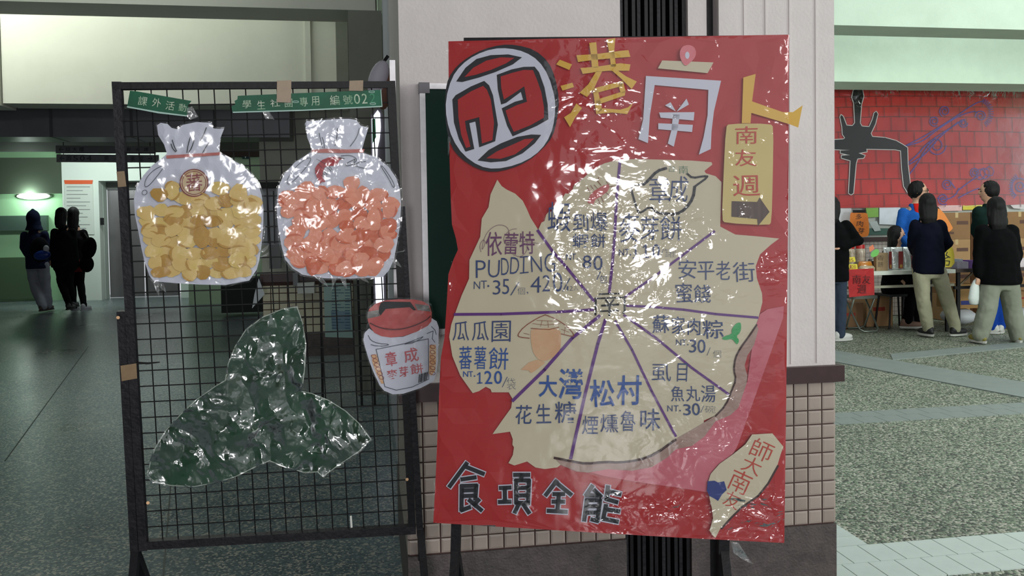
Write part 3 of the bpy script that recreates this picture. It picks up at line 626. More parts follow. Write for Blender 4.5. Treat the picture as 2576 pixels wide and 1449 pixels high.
m = MB(); m.sheet(PR, cr(488, 461, 36, 34, 36), .0285, .0004); seal = mk('round_seal', m, mat('seal_paper', (212, 196, 178), .6, rgb2=(204, 172, 104), vs=14), bag1)
m = MB(); m.stroke(PR, cr(488, 460, 35, 34, 40), 2.6, .030, True); m.stroke(PR, cr(488, 460, 30, 29, 40), 1.6, .030, True); put(m, PR, '蕃', 468, 437, 509, 481, .030, -3); mk('seal_print', m, REDINK, seal)
B1f = [(388, 306)]+[(x+(3 if x > 500 else -3), y) for x, y in B1[1:]]
m = MB(); m.sheet(PR, [(500+(x-500)*1.03, 515+(y-515)*1.02) for x, y in B1], .034, 0, 9, .0025); mk('plastic_wrap', m, FB, bag1, smooth=True)
B2 = [(768,309),(765,319),(771,304),(786,305),(796,303),(810,302),(854,299),(879,299),(897,302),(907,316),(927,321),(919,346),(911,374),(913,384),(947,396),(978,420),(997,448),(1006,476),(1009,514),(1006,569),(1000,607),(991,653),(978,681),(963,697),(882,701),(817,700),(761,691),(736,675),(717,653),(708,619),(699,569),(696,523),(699,473),(714,439),(742,408),(782,383),(784,374),(773,346)]
c2 = chips(None, [(482, 752, 860), (494, 870, 965), (505, 702, 770), (514, 770, 1000), (540, 700, 960), (562, 745, 1000), (588, 715, 770), (590, 775, 1000), (612, 725, 985), (636, 730, 975), (658, 735, 965), (680, 745, 970)], 21, 18, 5, [(885, 461, 20, 20), (724, 500, 25, 19), (770, 473, 24, 16), (973, 585, 20, 18), (980, 530, 19, 20)])
bag2 = bag('white bag cut-out full of salmon paper crackers with a drawn red shrimp', B2, [(784, 377), (820, 374), (870, 376), (917, 375), (915, 384), (860, 385), (784, 384)], c2, O1, .018, 12)
m = MB(); m2 = MB()
for pts in ([(803, 335), (806, 352), (812, 372)], [(810, 345), (815, 358), (816, 373)], [(849, 323), (848, 342), (843, 366)], [(904, 323), (898, 345), (881, 368)], [(858, 392), (880, 390), (895, 397), (898, 404), (885, 415), (870, 418), (869, 412), (885, 404), (893, 400)], [(893, 400), (889, 412), (900, 420), (921, 424)], [(892, 418), (900, 408), (920, 406)]): m2.stroke(PR, smooth_loop(pts, 2, False), 1.6, .0255)
m2.stroke(PR, smooth_loop([(780, 396), (783, 402), (765, 428), (730, 464), (722, 462), (722, 450), (745, 418), (768, 400)], 2), 1.3, .0255, True)
m2.stroke(PR, smooth_loop([(957, 417), (963, 418), (985, 450), (993, 468), (989, 473), (978, 450)], 1), 1.6, .0255, True)
mk('drawn_lines', m2, INK, bag2)
sh = Q([(560, 338), (600, 352), (560, 362), (548, 392), (520, 408), (470, 412), (440, 420), (425, 460), (425, 510), (445, 530), (440, 542), (420, 538), (402, 555), (396, 540), (380, 510), (364, 470), (362, 430), (380, 400), (420, 362), (470, 342), (520, 336)], 680, 290, 3.22)
m = MB(); m.sheet(PR, sh, .0262, .0004); shp = mk('shrimp_drawing', m, mat('shrimp_red', (178, 44, 54), .6, rgb2=(160, 34, 44), vs=20), bag2)
m = MB(); 
for i in range(6):
    t = i/5; x, y = 828-14*t+ (4 if i < 2 else 0), 421+22*t; m.stroke(PR, [(x-6, y-2), (x, y+1), (x+3, y+6)], 1.2, .027)
for pts in ([(800, 412), (812, 424)], [(794, 428), (806, 436)], [(796, 400), (822, 414)]): m.stroke(PR, pts, 1.0, .027)
m.stroke(PR, [(848, 396), (866, 399)], 2.2, .027); mk('shrimp_lines', m, INKD, shp)
m = MB(); m.sheet(PR, [(852+(x-852)*1.03, 505+(y-505)*1.02) for x, y in B2], .034, 0, 8, .003); mk('plastic_wrap', m, FB2, bag2, smooth=True)
# dangling bits of film under the bags
for i, (x, y, dx, dy) in enumerate(((392, 712, 8, 34), (402, 716, 16, 20), (655, 640, 22, -26), (660, 650, 16, -16), (800, 700, 26, 22), (842, 702, -8, 30), (862, 702, 10, 26), (905, 698, 24, 14), (988, 655, 22, 18), (994, 640, 26, -12))):
    m = MB(); m.sheet(PR, [(x-7, y-3), (x+8, y-5), (x+dx*.7+3, y+dy*.55), (x+dx, y+dy), (x+dx*.5-3, y+dy*.6)], .024, 0, 5, .010); o = mk('film_tail', m, film('film_small', 30, 1.0, .1, 3.0, haze=.05), bag1 if i < 4 else bag2)
# ================= leaf cut-out
LEAF = [(747,772),(761,812),(769,864),(766,929),(759,985),(785,990),(826,1007),(868,1033),(902,1064),(933,1105),(902,1136),(850,1171),(812,1199),(799,1187),(764,1188),(723,1176),(678,1159),(643,1174),(592,1199),(543,1214),(488,1224),(429,1221),(388,1211),(372,1195),(378,1164),(391,1126),(419,1081),(454,1043),(495,1005),(543,971),(567,957),(574,916),(592,871),(619,829),(661,798),(709,778)]
leaf = empty('leaf_cutout', PR.P(640, 1224, .015), 'large dark green three-lobed leaf cut-out wrapped in crumpled clear film', 'cut-out')
m = MB(); m.sheet(PR, LEAF, .016, .002, 22, .003); mk('leaf_card', m, mat('leaf_green', (20, 78, 46), .55, rgb2=(14, 50, 32), vs=7, bump=.2, bs=12), leaf)
m = MB(); m.stroke(PR, LEAF, 2.2, .0175, True); mk('cut_edge', m, mat('paper_edge', (176, 186, 174), .6), leaf)
m = MB(); m.sheet(PR, [(650+(x-650)*1.015, 1010+(y-1010)*1.015) for x, y in LEAF], .027, 0, 7, .010); mk('plastic_wrap', m, film('film_leaf', 7, 1.0,   .12, 3.8, haze=.0, dist=.07, lo=.6), leaf, smooth=True)
# ================= jar cut-out
JL = Q([(290, 330), (310, 260), (380, 200), (500, 160), (650, 148), (820, 150), (920, 170), (1000, 220), (1025, 300), (1020, 400), (980, 450), (850, 520), (700, 570), (560, 585), (450, 570), (370, 530), (320, 460), (295, 390)], 860, 720, 4.53)
JB = Q([(245, 600), (260, 530), (310, 480), (400, 545), (560, 585), (700, 575), (850, 520), (980, 450), (1025, 365), (1080, 400), (1105, 470), (1100, 650), (1095, 850), (1075, 1000), (1050, 1080), (900, 1160), (700, 1225), (580, 1232), (480, 1190), (430, 1130), (360, 980), (310, 850), (260, 680)], 860, 720, 4.53)
jar = empty('jar_cutout', PR.P(1000, 992, .03), 'white jar cut-out with a red lid and red Chinese writing at the rack corner', 'cut-out')
J0 = .045
m = MB(); m.sheet(PR, JB, J0, .002, 14, .002); mk('jar_card', m, WPAPER, jar)
m = MB(); m.sheet(PR, JL, J0+.002, .002, 10, .002); lid = mk('lid', m, mat('lid_red', (196, 92, 86), .5, rgb2=(172, 54, 58), vs=16), jar)
m = MB(); m.sheet(PR, Q([(420, 300), (425, 240), (445, 190), (480, 175), (780, 180), (845, 270), (820, 275), (770, 238), (500, 258), (440, 335)], 860, 720, 4.53), J0+.0055, .002); mk('lid_handle', m, mat('handle_black', (12, 11, 14), .45, spec=.3), lid)
m = MB(); m.sheet(PR, Q([(295, 290), (420, 270), (430, 340), (290, 370)], 860, 720, 4.53), J0+.005, .001); m.sheet(PR, Q([(830, 200), (990, 220), (1015, 290), (860, 270)], 860, 720, 4.53), J0+.005, .001); mk('lid_hinge', m, mat('hinge_grey', (140, 136, 132), .4, rgb2=(60, 58, 56), vs=60, stretch=(.2, 1, 1)), lid)
m = MB(); m.stroke(PR, smooth_loop(Q([(320, 420), (430, 475), (600, 500), (780, 470), (960, 390), (1010, 340)], 860, 720, 4.53), 2, False), 3, J0+.0052); mk('lid_line', m, mat('dark_red_line', (96, 40, 44), .6), lid)
m = MB()
for pts, cl in (([(390, 720), (985, 600), (990, 1060), (800, 1150), (620, 1185), (490, 1145)], True), ([(300, 560), (330, 620), (420, 655), (550, 662), (480, 685), (380, 680), (330, 665)], False), ([(715, 655), (800, 625), (925, 575), (900, 600), (800, 650), (720, 660)], True), ([(970, 540), (1040, 510), (1030, 600), (1060, 640)], False), ([(1020, 460), (1060, 500), (1075, 550)], False)):
    m.stroke(PR, smooth_loop(Q(pts, 860, 720, 4.53), 1, cl) if len(pts) > 6 else Q(pts, 860, 720, 4.53), 1.5, J0+.0035, cl)
mk('drawn_lines', m, INK, jar)
m = MB()
for ch, x0, y0, x1, y1 in (('章', 497, 745, 625, 910), ('成', 705, 705, 870, 865), ('麥', 512, 950, 635, 1062), ('芽', 652, 915, 755, 1032), ('餅', 780, 882, 925, 1000)):
    q = Q([(x0, y0), (x1, y1)], 860, 720, 4.53); put(m, PR, ch, q[0][0], q[0][1], q[1][0], q[1][1], J0+.0036, -8, .008)
mk('lettering', m, mat('print_rose', (186, 84, 92), .6), jar)
m = MB()
for i, w in enumerate((3, 2, 4, 2, 2, 4, 2, 3)):
    x = 882+i*13; m.stroke(PR, Q([(x-6, 1098-i*4.5), (x+2, 1008-i*4)], 860, 720, 4.53), w*.75, J0+.0036)
mk('barcode', m, INKD, jar)
OR = mat('biscuit_orange', (214, 150, 84), .6, rgb2=(232, 206, 176), vs=60)
for pts in ([(340, 780), (395, 775), (430, 900), (480, 1110), (450, 1110), (380, 960), (345, 860)], [(1000, 670), (1070, 665), (1075, 800), (1065, 960), (1020, 1020), (992, 1000), (995, 800)]):
    m = MB(); m.sheet(PR, Q(pts, 860, 720, 4.53), J0+.0033, .0004); sd = mk('biscuit_stack', m, OR, jar)
    m = MB(); xs = [p[0] for p in pts]; 
    for i in range(6):
        t = (i+.5)/6; y = 690+60*i if pts[0][0] > 900 else 800+48*i; x = 1034 if pts[0][0] > 900 else 365+17*i
        m.stroke(PR, Q(cr(x, y, 30, 20, 12, 20, .1), 860, 720, 4.53), 1.3, J0+.0042, True)
    mk('biscuit_lines', m, REDINK, sd)
allj = [(1012+(x-1012)*1.04, 875+(y-875)*1.03) for x, y in Q([(245, 600), (260, 530), (300, 470), (285, 330), (310, 255), (380, 195), (500, 155), (650, 145), (820, 147), (920, 165), (1005, 215), (1030, 300), (1030, 365), (1080, 400), (1108, 470), (1100, 850), (1050, 1080), (900, 1160), (700, 1228), (580, 1235), (480, 1193), (430, 1130), (360, 980), (310, 850)], 860, 720, 4.53)]
m = MB(); m.sheet(PR, allj, J0+.011, 0, 8, .002); mk('plastic_wrap', m, FB, jar, smooth=True)
m = MB(); m.bar(PR.P(870, 862, 0), PR.P(872, 885, 0), .001, .001, N)
o = mk('white_tape_tag', MB().sheet(PR, [(880, 1298), (885, 1297), (887, 1327), (882, 1328)], .004, .001), mat('tag_white', (214, 214, 206), .6)); tag(o, 'tiny white paper tab stuck on the lower wires of the rack', 'tag')
# ================= RED POSTER BOARD
PB = vplane(1128, 2.34, 1985, 2.245)
bs = empty('poster_stand', PB.P(1500, 1400, -.05), 'black steel stand carrying the large red poster board', 'stand')
def bb(name, p, q, w, off, m=BLACK):
    b = MB(); b.bar(PB.P(*p, off), PB.P(*q, off), w, .022, PB.n); return mk(name, b, m, bs)
bb('top_rail', (1168, 108), (1960, 102), .024, -.03); bb('post', (1180, 104), (1146, 1392), .026, -.04); bb('post', (1845, 104), (1820, 1392), .028, -.045); bb('bottom_rail', (1146, 1290), (1822, 1330), .02, -.045)
for x in range(1230, 1800, 60): bb('wire', (x, 110), (x-20, 1290), .004, -.03, WIRE)
legpair(PB, 1146, 1388, 0.0, -.04, bs, w=.028); legpair(PB, 1822, 1388, 0.02, -.045, bs, w=.028)
BO = [(1128, 104), (1400, 97), (1700, 92), (1985, 87), (1984, 400), (1981, 700), (1978, 1000), (1973, 1366), (1700, 1352), (1400, 1334), (1090, 1315), (1096, 1200), (1101, 1080), (1106, 960), (1109, 900), (1118, 850), (1124, 760), (1128, 690), (1140, 655), (1152, 628), (1147, 600), (1137, 565), (1134, 500), (1131, 400), (1129, 250)]
board = empty('red_poster_board', PB.P(1530, 1340), 'large red hand-made poster board with a cream map divided by purple lines', 'poster')
RED = mat('poster_red', (176, 28, 31), .55, rgb2=(166, 26, 30), vs=3)
CREAM = mat('map_cream', (206, 196, 168), .6, rgb2=(198, 188, 162), vs=3)
m = MB(); m.sheet(PB, BO, 0, .012, 40, .003); mk('backing_board', m, RED, board)
def lay(name, pts, off, m, par=board, label=None, th=.0006, holes=()):
    b = MB(); b.sheet(PB, pts, off, th, holes=holes); return mk(name, b, m, par, label=label)
MAP = [(1251,452),(1262,468),(1275,477),(1296,487),(1315,505),(1325,525),(1335,548),(1354,578),(1362,560),(1370,556),(1374,540),(1380,533),(1388,532),(1393,518),(1400,513),(1408,512),(1415,498),(1422,487),(1432,487),(1440,478),(1445,465),(1448,463),(1460,455),(1482,435),(1495,425),(1520,411),(1550,403),(1600,400),(1680,402),(1740,404),(1790,408),(1792,414),(1772,430),(1776,436),(1800,443),(1815,458),(1812,560),(1812,570),(1850,590),(1900,594),(1960,600),(1940,615),(1912,640),(1901,670),(1904,700),(1917,738),(1918,760),(1908,800),(1900,822),(1880,852),(1862,880),(1848,905),(1846,935),(1852,950),(1848,975),(1838,995),(1826,1018),(1800,1045),(1770,1058),(1772,1072),(1768,1085),(1740,1100),(1700,1108),(1680,1125),(1650,1145),(1610,1160),(1560,1166),(1480,1168),(1412,1168),(1402,1176),(1370,1180),(1347,1176),(1326,1161),(1294,1171),(1279,1165),(1290,1145),(1293,1125),(1289,1119),(1290,1105),(1283,1086),(1239,1092),(1265,1055),(1286,1026),(1289,1003),(1280,987),(1237,987),(1234,979),(1222,973),(1205,984),(1189,989),(1158,945),(1138,896),(1130,847),(1135,817),(1144,791),(1161,744),(1180,701),(1181,654),(1208,596),(1212,550),(1229,521),(1234,489)]
B_ = .005
# the map's shadow laid in as a pale pink shape, then the torn edge strip, then the map itself
lay('pink_shadow_shape', [(1470, 1184), (1540, 1160), (1680, 1140), (1800, 1060), (1880, 960), (1898, 830), (1912, 790), (1930, 778), (1972, 770), (1970, 800), (1920, 940), (1856, 1120), (1790, 1240), (1700, 1226), (1600, 1212), (1520, 1198)], B_, mat('pink_shadow_paper', (205, 116, 130), .6, rgb2=(190, 84, 98), vs=6))
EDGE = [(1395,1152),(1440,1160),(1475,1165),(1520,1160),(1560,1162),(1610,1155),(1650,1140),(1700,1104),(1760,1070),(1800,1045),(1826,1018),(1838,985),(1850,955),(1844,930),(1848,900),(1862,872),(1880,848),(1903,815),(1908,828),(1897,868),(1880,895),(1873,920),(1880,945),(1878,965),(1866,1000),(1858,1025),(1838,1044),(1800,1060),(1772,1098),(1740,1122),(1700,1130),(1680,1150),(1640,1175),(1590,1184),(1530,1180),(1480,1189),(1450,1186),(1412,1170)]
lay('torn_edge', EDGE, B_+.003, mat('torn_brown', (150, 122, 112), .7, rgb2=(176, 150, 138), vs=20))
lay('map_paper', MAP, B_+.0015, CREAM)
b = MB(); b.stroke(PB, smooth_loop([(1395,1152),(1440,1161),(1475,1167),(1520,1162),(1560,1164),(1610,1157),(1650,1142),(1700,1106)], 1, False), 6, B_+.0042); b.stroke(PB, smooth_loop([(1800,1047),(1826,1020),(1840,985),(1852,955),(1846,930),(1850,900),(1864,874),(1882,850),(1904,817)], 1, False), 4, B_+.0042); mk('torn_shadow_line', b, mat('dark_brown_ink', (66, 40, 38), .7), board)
PUR = mat('purple_marker', (92, 36, 122), .55); 
for k, pts in enumerate(([(1353, 580), (1390, 632), (1425, 672), (1494, 757)], [(1560, 402), (1551, 500), (1546, 600), (1540, 670), (1533, 735)], [(1797, 582), (1720, 640), (1640, 700), (1571, 748)], [(1577, 769), (1640, 772), (1720, 779), (1800, 790), (1906, 799)], [(1570, 793), (1650, 850), (1740, 925), (1832, 991)], [(1548, 808), (1590, 880), (1640, 985), (1700, 1097)], [(1523, 805), (1504, 865), (1470, 1000), (1436, 1153)], [(1508, 795), (1440, 850), (1370, 930), (1290, 1008)], [(1492, 779), (1400, 785), (1260, 790), (1144, 791)])):
    b = MB(); b.stroke(PB, pts, (7, 7, 6, 6, 6, 6, 8, 8, 7)[k], B_+.0035); mk('divider_line', b, PUR, board)
BLU = mat('blue_marker', (38, 66, 118), .55, rgb2=(44, 56, 104), vs=30); BLU2 = mat('blue_marker_bold', (30, 76, 150), .55); PUT = mat('plum_marker', (104, 58, 100), .55); PEN = mat('pen_grey_blue', (72, 84, 116), .6); GRN = mat('pen_green', (90, 128, 104), .6); DINK = mat('ink_black', (24, 26, 34), .55)
T_ = B_+.004
def write(name, items, m, bold=0.0, off=T_, rot=0, par=board, jit=1.0):
    b = MB()
    for it in items: put(b, PB, it[0], it[1], it[2], it[3], it[4], off, rot if len(it) < 6 else it[5], bold, jit)
    return mk(name, b, m, par)
write('lettering', [('依', 1222, 583, 1263, 644), ('蕾', 1268, 585, 1303, 640), ('特', 1307, 582, 1345, 639)], PUT, .002)
write('lettering', [('P', 1197, 655, 1222, 699), ('U', 1228, 654, 1257, 698), ('D', 1261, 649, 1280, 692), ('D', 1284, 647, 1306, 689), ('I', 1316, 646, 1319, 686), ('N', 1336, 644, 1363, 684), ('G', 1370, 637, 1397, 684)], BLU, -.012)
b = MB()
for s in ([(1309, 647), (1329, 645)], [(1309, 687), (1329, 685)]): b.stroke(PB, s, 3, T_)
mk('lettering', b, BLU, board)
write('lettering', [('N', 1192, 708, 1208, 727), ('T', 1210, 706, 1225, 726), ('.', 1226, 717, 1231, 722), ('3', 1240, 705, 1259, 741), ('5', 1264, 702, 1281, 740), ('4', 1335, 695, 1361, 736), ('2', 1365, 692, 1384, 733), ('0', 1391, 685, 1415, 734)], BLU, -.008)
write('small_lettering', [('/', 1284, 710, 1306, 743), ('個', 1302, 723, 1321, 741), (',', 1325, 734, 1329, 741), ('/', 1415, 699, 1435, 733), ('1', 1426, 720, 1430, 731), ('2', 1433, 720, 1441, 731), ('入', 1443, 718, 1455, 731)], PEN, -.018)
write('lettering', [('瓜', 1139, 808, 1180, 857), ('瓜', 1187, 808, 1229, 857), ('園', 1237, 807, 1285, 860)], BLU, -.004)
write('lettering', [('蕃', 1155, 871, 1187, 929), ('薯', 1193, 871, 1223, 929), ('餅', 1230, 874, 1279, 930)], BLU2, .0)
write('lettering', [('N', 1165, 934, 1178, 948), ('T', 1179, 934, 1190, 948), ('.', 1192, 944, 1196, 948), ('1', 1201, 938, 1213, 964), ('2', 1219, 933, 1238, 966), ('0', 1243, 933, 1263, 966)], BLU2, .008)
write('small_lettering', [('/', 1263, 948, 1277, 974), ('袋', 1275, 951, 1297, 980)], PEN, -.02)
write('lettering', [('大', 1355, 944, 1402, 999), ('灣', 1406, 927, 1467, 1004)], BLU2, .016)
write('lettering', [('花', 1297, 1019, 1338, 1067), ('生', 1349, 1016, 1386, 1065), ('糖', 1396, 1010, 1450, 1064)], BLU, .004)
write('lettering', [('松', 1484, 955, 1546, 1024), ('村', 1552, 944, 1614, 1019)], BLU2, .014)
write('lettering', [('煙', 1465, 1046, 1505, 1093), ('燻', 1510, 1042, 1555, 1088), ('魯', 1561, 1033, 1599, 1085), ('味', 1611, 1028, 1661, 1083)], BLU, .002)
write('lettering', [('虱', 1640, 916, 1688, 959), ('目', 1704, 914, 1729, 960)], BLU, -.004)
write('lettering', [('魚', 1688, 971, 1721, 1010), ('丸', 1726, 971, 1761, 1010), ('湯', 1764, 969, 1800, 1012)], BLU, .0)
write('lettering', [('N', 1679, 1020, 1692, 1035), ('T', 1695, 1020, 1707, 1035), ('.', 1709, 1031, 1713, 1035), ('3', 1719, 1017, 1738, 1045), ('0', 1741, 1014, 1761, 1045)], BLU, .004)
write('small_lettering', [('/', 1762, 1020, 1772, 1038), ('碗', 1774, 1021, 1800, 1039)], PEN, -.02)
write('lettering', [('蘇', 1641, 792, 1684, 838), ('家', 1690, 796, 1724, 841), ('肉', 1730, 801, 1762, 843), ('粽', 1768, 805, 1820, 852)], BLU, .004)
write('lettering', [('N', 1701, 854, 1714, 869), ('T', 1716, 854, 1727, 869), ('.', 1729, 865, 1732, 869), ('3', 1734, 854, 1752, 887), ('0', 1755, 854, 1775, 888)], BLU, .0)
write('small_lettering', [('/', 1778, 874, 1788, 894), ('個', 1794, 881, 1814, 900)], PEN, -.02)
write('lettering', [('安', 1707, 652, 1752, 701), ('平', 1755, 658, 1797, 704), ('老', 1802, 656, 1837, 704), ('街', 1844, 659, 1899, 709)], BLU, -.004)
write('lettering', [('蜜', 1700, 712, 1742, 762), ('餞', 1746, 716, 1788, 762)], BLU, .0)
write('lettering', [('麥', 1557, 536, 1610, 610), ('芽', 1612, 545, 1657, 604), ('餅', 1661, 543, 1716, 605)], BLU, -.004)
write('lettering', [('N', 1557, 627, 1570, 643), ('T', 1572, 626, 1583, 643), ('.', 1584, 639, 1588, 643), ('1', 1593, 617, 1606, 649), ('1', 1618, 616, 1632, 648), ('0', 1641, 614, 1660, 648)], BLU, .0)
write('small_lettering', [('/', 1661, 626, 1670, 646), ('罐', 1672, 625, 1701, 648)], PEN, -.02)
write('small_lettering', [('台', 1682, 415, 1699, 432), ('南', 1708, 417, 1731, 437)], GRN, -.012)
write('lettering', [('章', 1634, 443, 1684, 512), ('成', 1684, 443, 1731, 508)], BLU, -.006)
write('lettering', [('蝦', 1378, 508, 1436, 583), ('到', 1441, 537, 1480, 581), ('爆', 1486, 534, 1529, 581)], BLU, .0)
write('lettering', [('蝦', 1440, 588, 1482, 623), ('餅', 1486, 588, 1524, 623)], BLU, .004)
write('lettering', [('N', 1424, 639, 1437, 654), ('T', 1438, 638, 1449, 653), ('.', 1451, 650, 1454, 653), ('8', 1466, 642, 1488, 675), ('0', 1493, 643, 1516, 680)], BLU, -.004)
write('small_lettering', [('/', 1500, 683, 1512, 704), ('包', 1508, 692, 1528, 712)], BLU, -.01)
# the drum shaped badge outline
b = MB()
for pts, w in (([(1676, 423), (1653, 430), (1630, 455), (1619, 464)], 7), ([(1619, 464), (1586, 465), (1592, 492), (1605, 532), (1610, 537), (1636, 519), (1650, 533), (1660, 536)], 5), ([(1660, 536), (1700, 540), (1725, 526), (1744, 498), (1748, 470)], 7), ([(1747, 470), (1783, 444), (1770, 443), (1742, 448), (1729, 437)], 5)):
    b.stroke(PB, smooth_loop(pts, 1, False), w, T_)
mk('badge_outline', b, DINK, board)
# central sign
b = MB()
for pts, w in (([(1508, 740), (1562, 738)], 4), ([(1497, 751), (1572, 748)], 4), ([(1499, 752), (1498, 792)], 5), ([(1571, 750), (1572, 782), (1568, 788)], 5), ([(1523, 754), (1534, 765)], 4), ([(1544, 754), (1535, 765)], 4), ([(1514, 769), (1556, 766)], 5), ([(1511, 783), (1556, 781)], 4), ([(1534, 765), (1533, 794)], 5)): b.stroke(PB, pts, w, T_)
mk('centre_sign', b, DINK, board)
# shrimp sketch
sp = lay('shrimp_sketch', [(1478, 508), (1484, 492), (1495, 480), (1515, 468), (1530, 463), (1534, 470), (1528, 482), (1512, 494), (1498, 502), (1492, 515), (1488, 512), (1482, 512)], T_, mat('sketch_red', (184, 78, 80), .6, rgb2=(200, 112, 110), vs=40), th=.0003)
b = MB()
for pts in ([(1506, 446), (1504, 456), (1512, 466)], [(1532, 446), (1526, 458), (1532, 465)], [(1478, 472), (1484, 484)], [(1486, 466), (1494, 478)], [(1495, 465), (1503, 474)], [(1532, 470), (1546, 468)], [(1524, 484), (1534, 492), (1548, 486)], [(1512, 494), (1518, 508)], [(1504, 500), (1510, 514)]): b.stroke(PB, pts, 1.6, T_+.0004)
mk('sketch_lines', b, mat('brown_pencil', (128, 70, 58), .6), sp)
# straw hat sketch over a plain tan oval
TAN = mat('tan_crayon', (214, 178, 140), .65, rgb2=(206, 160, 124), vs=20); BRN = mat('brown_pencil2', (146, 84, 62), .6)
ov = lay('tan_oval', smooth_loop([(1334, 836), (1338, 828), (1408, 824), (1412, 850), (1410, 880), (1392, 900), (1368, 910), (1350, 902), (1338, 880)], 2), T_-.0006, TAN, th=.0003)
lay('tan_tail', [(1310, 930), (1330, 912), (1352, 904), (1372, 912), (1350, 930), (1336, 939), (1330, 932)], T_-.0008, TAN, th=.0002)
b = MB(); b.stroke(PB, smooth_loop([(1372, 792), (1352, 800), (1318, 822), (1302, 842), (1306, 848), (1332, 851)], 1, False), 2.2, T_); b.stroke(PB, smooth_loop([(1372, 792), (1398, 802), (1426, 820), (1445, 842), (1440, 847), (1412, 840)], 1, False), 2.2, T_); b.stroke(PB, [(1336, 826), (1360, 828), (1382, 829), (1406, 823)], 2.0, T_)
for pts in ([(1350, 806), (1395, 808)], [(1340, 814), (1372, 818), (1410, 814)], [(1364, 806), (1360, 822)], [(1378, 808), (1380, 824)], [(1412, 828), (1432, 836)], [(1422, 822), (1420, 840)], [(1318, 838), (1332, 842)]): b.stroke(PB, pts, 1.0, T_)
mk('straw_hat_sketch', b, BRN, board)
# green leaf sketch
lay('green_leaf_sketch', smooth_loop([(1815, 852), (1822, 846), (1842, 840), (1840, 830), (1850, 815), (1862, 810), (1865, 818), (1863, 836), (1852, 846), (1860, 856), (1855, 868), (1848, 860), (1842, 852), (1825, 856)], 1), T_, mat('crayon_green', (36, 148, 74), .55, rgb2=(60, 168, 96), vs=40), th=.0003)
# scribble around the plum characters
b = MB(); b.stroke(PB, smooth_loop([(1210, 634), (1206, 618), (1216, 600), (1222, 612), (1210, 634), (1220, 590), (1245, 566), (1270, 566), (1282, 580), (1276, 600)], 2, False), 1.1, T_+.0004); b.stroke(PB, smooth_loop([(1300, 575), (1282, 578), (1264, 600), (1275, 618), (1300, 606), (1330, 608), (1364, 614)], 2, False), 1.0, T_+.0004); b.stroke(PB, smooth_loop([(1325, 600), (1328, 630), (1310, 648), (1290, 640)], 2, False), 1.0, T_+.0004)
mk('scribble', b, mat('plum_pencil', (124, 84, 104), .6), board)
# round logo on the title line
OW = mat('title_white', (204, 206, 220), .6); YEL = mat('title_yellow', (222, 178, 62), .55, rgb2=(214, 168, 70), vs=6)
def qq(p): return Q(p, 1080, 60, 3.623)
lay('logo_ring', smooth_loop([(1128, 196), (1150, 165), (1180, 142), (1215, 124), (1262, 112), (1300, 113), (1345, 125), (1380, 155), (1397, 195), (1407, 250), (1402, 300), (1390, 345), (1365, 375), (1330, 405), (1285, 425), (1240, 434), (1200, 425), (1160, 400), (1135, 370), (1122, 320), (1119, 265), (1121, 225)], 1), B_, DINK)
ring = lay('logo_disc', smooth_loop([(1136, 196), (1160, 163), (1195, 138), (1240, 122), (1280, 121), (1320, 130), (1355, 152), (1380, 190), (1396, 245), (1397, 275), (1392, 320), (1375, 360), (1345, 392), (1300, 415), (1245, 426), (1205, 418), (1165, 390), (1138, 350), (1123, 300), (1121, 250)], 1), B_+.001, OW)
for bl, rd in (([(245, 525), (330, 400), (430, 320), (560, 285), (720, 278), (845, 305), (760, 370), (600, 440), (450, 490), (300, 530)], [(320, 485), (400, 400), (520, 335), (650, 305), (775, 310), (700, 360), (560, 420), (420, 465)]),
               ([(210, 690), (240, 650), (380, 570), (500, 520), (545, 560), (580, 650), (605, 800), (625, 920), (600, 1070), (455, 1125), (430, 950), (420, 890), (365, 905), (410, 1140), (330, 1165), (270, 1050), (225, 900)], [(260, 690), (380, 615), (490, 565), (525, 600), (560, 690), (590, 900), (575, 1060), (480, 1090), (455, 850), (325, 885), (335, 960), (375, 1120), (335, 1130), (290, 1010), (265, 850)]),
               ([(615, 465), (750, 415), (860, 392), (960, 390), (1000, 440), (1050, 580), (1080, 740), (1085, 870), (980, 930), (760, 1025), (710, 930), (660, 770), (780, 710), (855, 690), (835, 620), (700, 720), (655, 735), (625, 600)], [(650, 480), (760, 445), (860, 420), (945, 422), (985, 520), (1020, 620), (1045, 760), (1045, 855), (920, 925), (770, 985), (730, 900), (695, 790), (800, 740), (890, 710), (865, 570), (760, 640), (680, 690), (655, 580)]),
               ([(440, 1245), (540, 1150), (650, 1090), (800, 1030), (930, 1008), (1020, 1012), (960, 1090), (850, 1180), (700, 1250), (560, 1262)], [(520, 1225), (620, 1160), (760, 1100), (870, 1050), (955, 1045), (890, 1110), (780, 1190), (650, 1230)])):
    q = lay('logo_stroke', qq(bl), B_+.002, DINK, ring); 
    # the red field inside each outline
    b = MB(); b.sheet(PB, qq(rd), B_+.003, .0006); mk('logo_field', b, RED, ring)
def glyph_polys(name, polys, m, off=B_+.002):
    b = MB()
    for p in polys: b.sheet(PB, p, off, .0008)
    return mk(name, b, m, board)
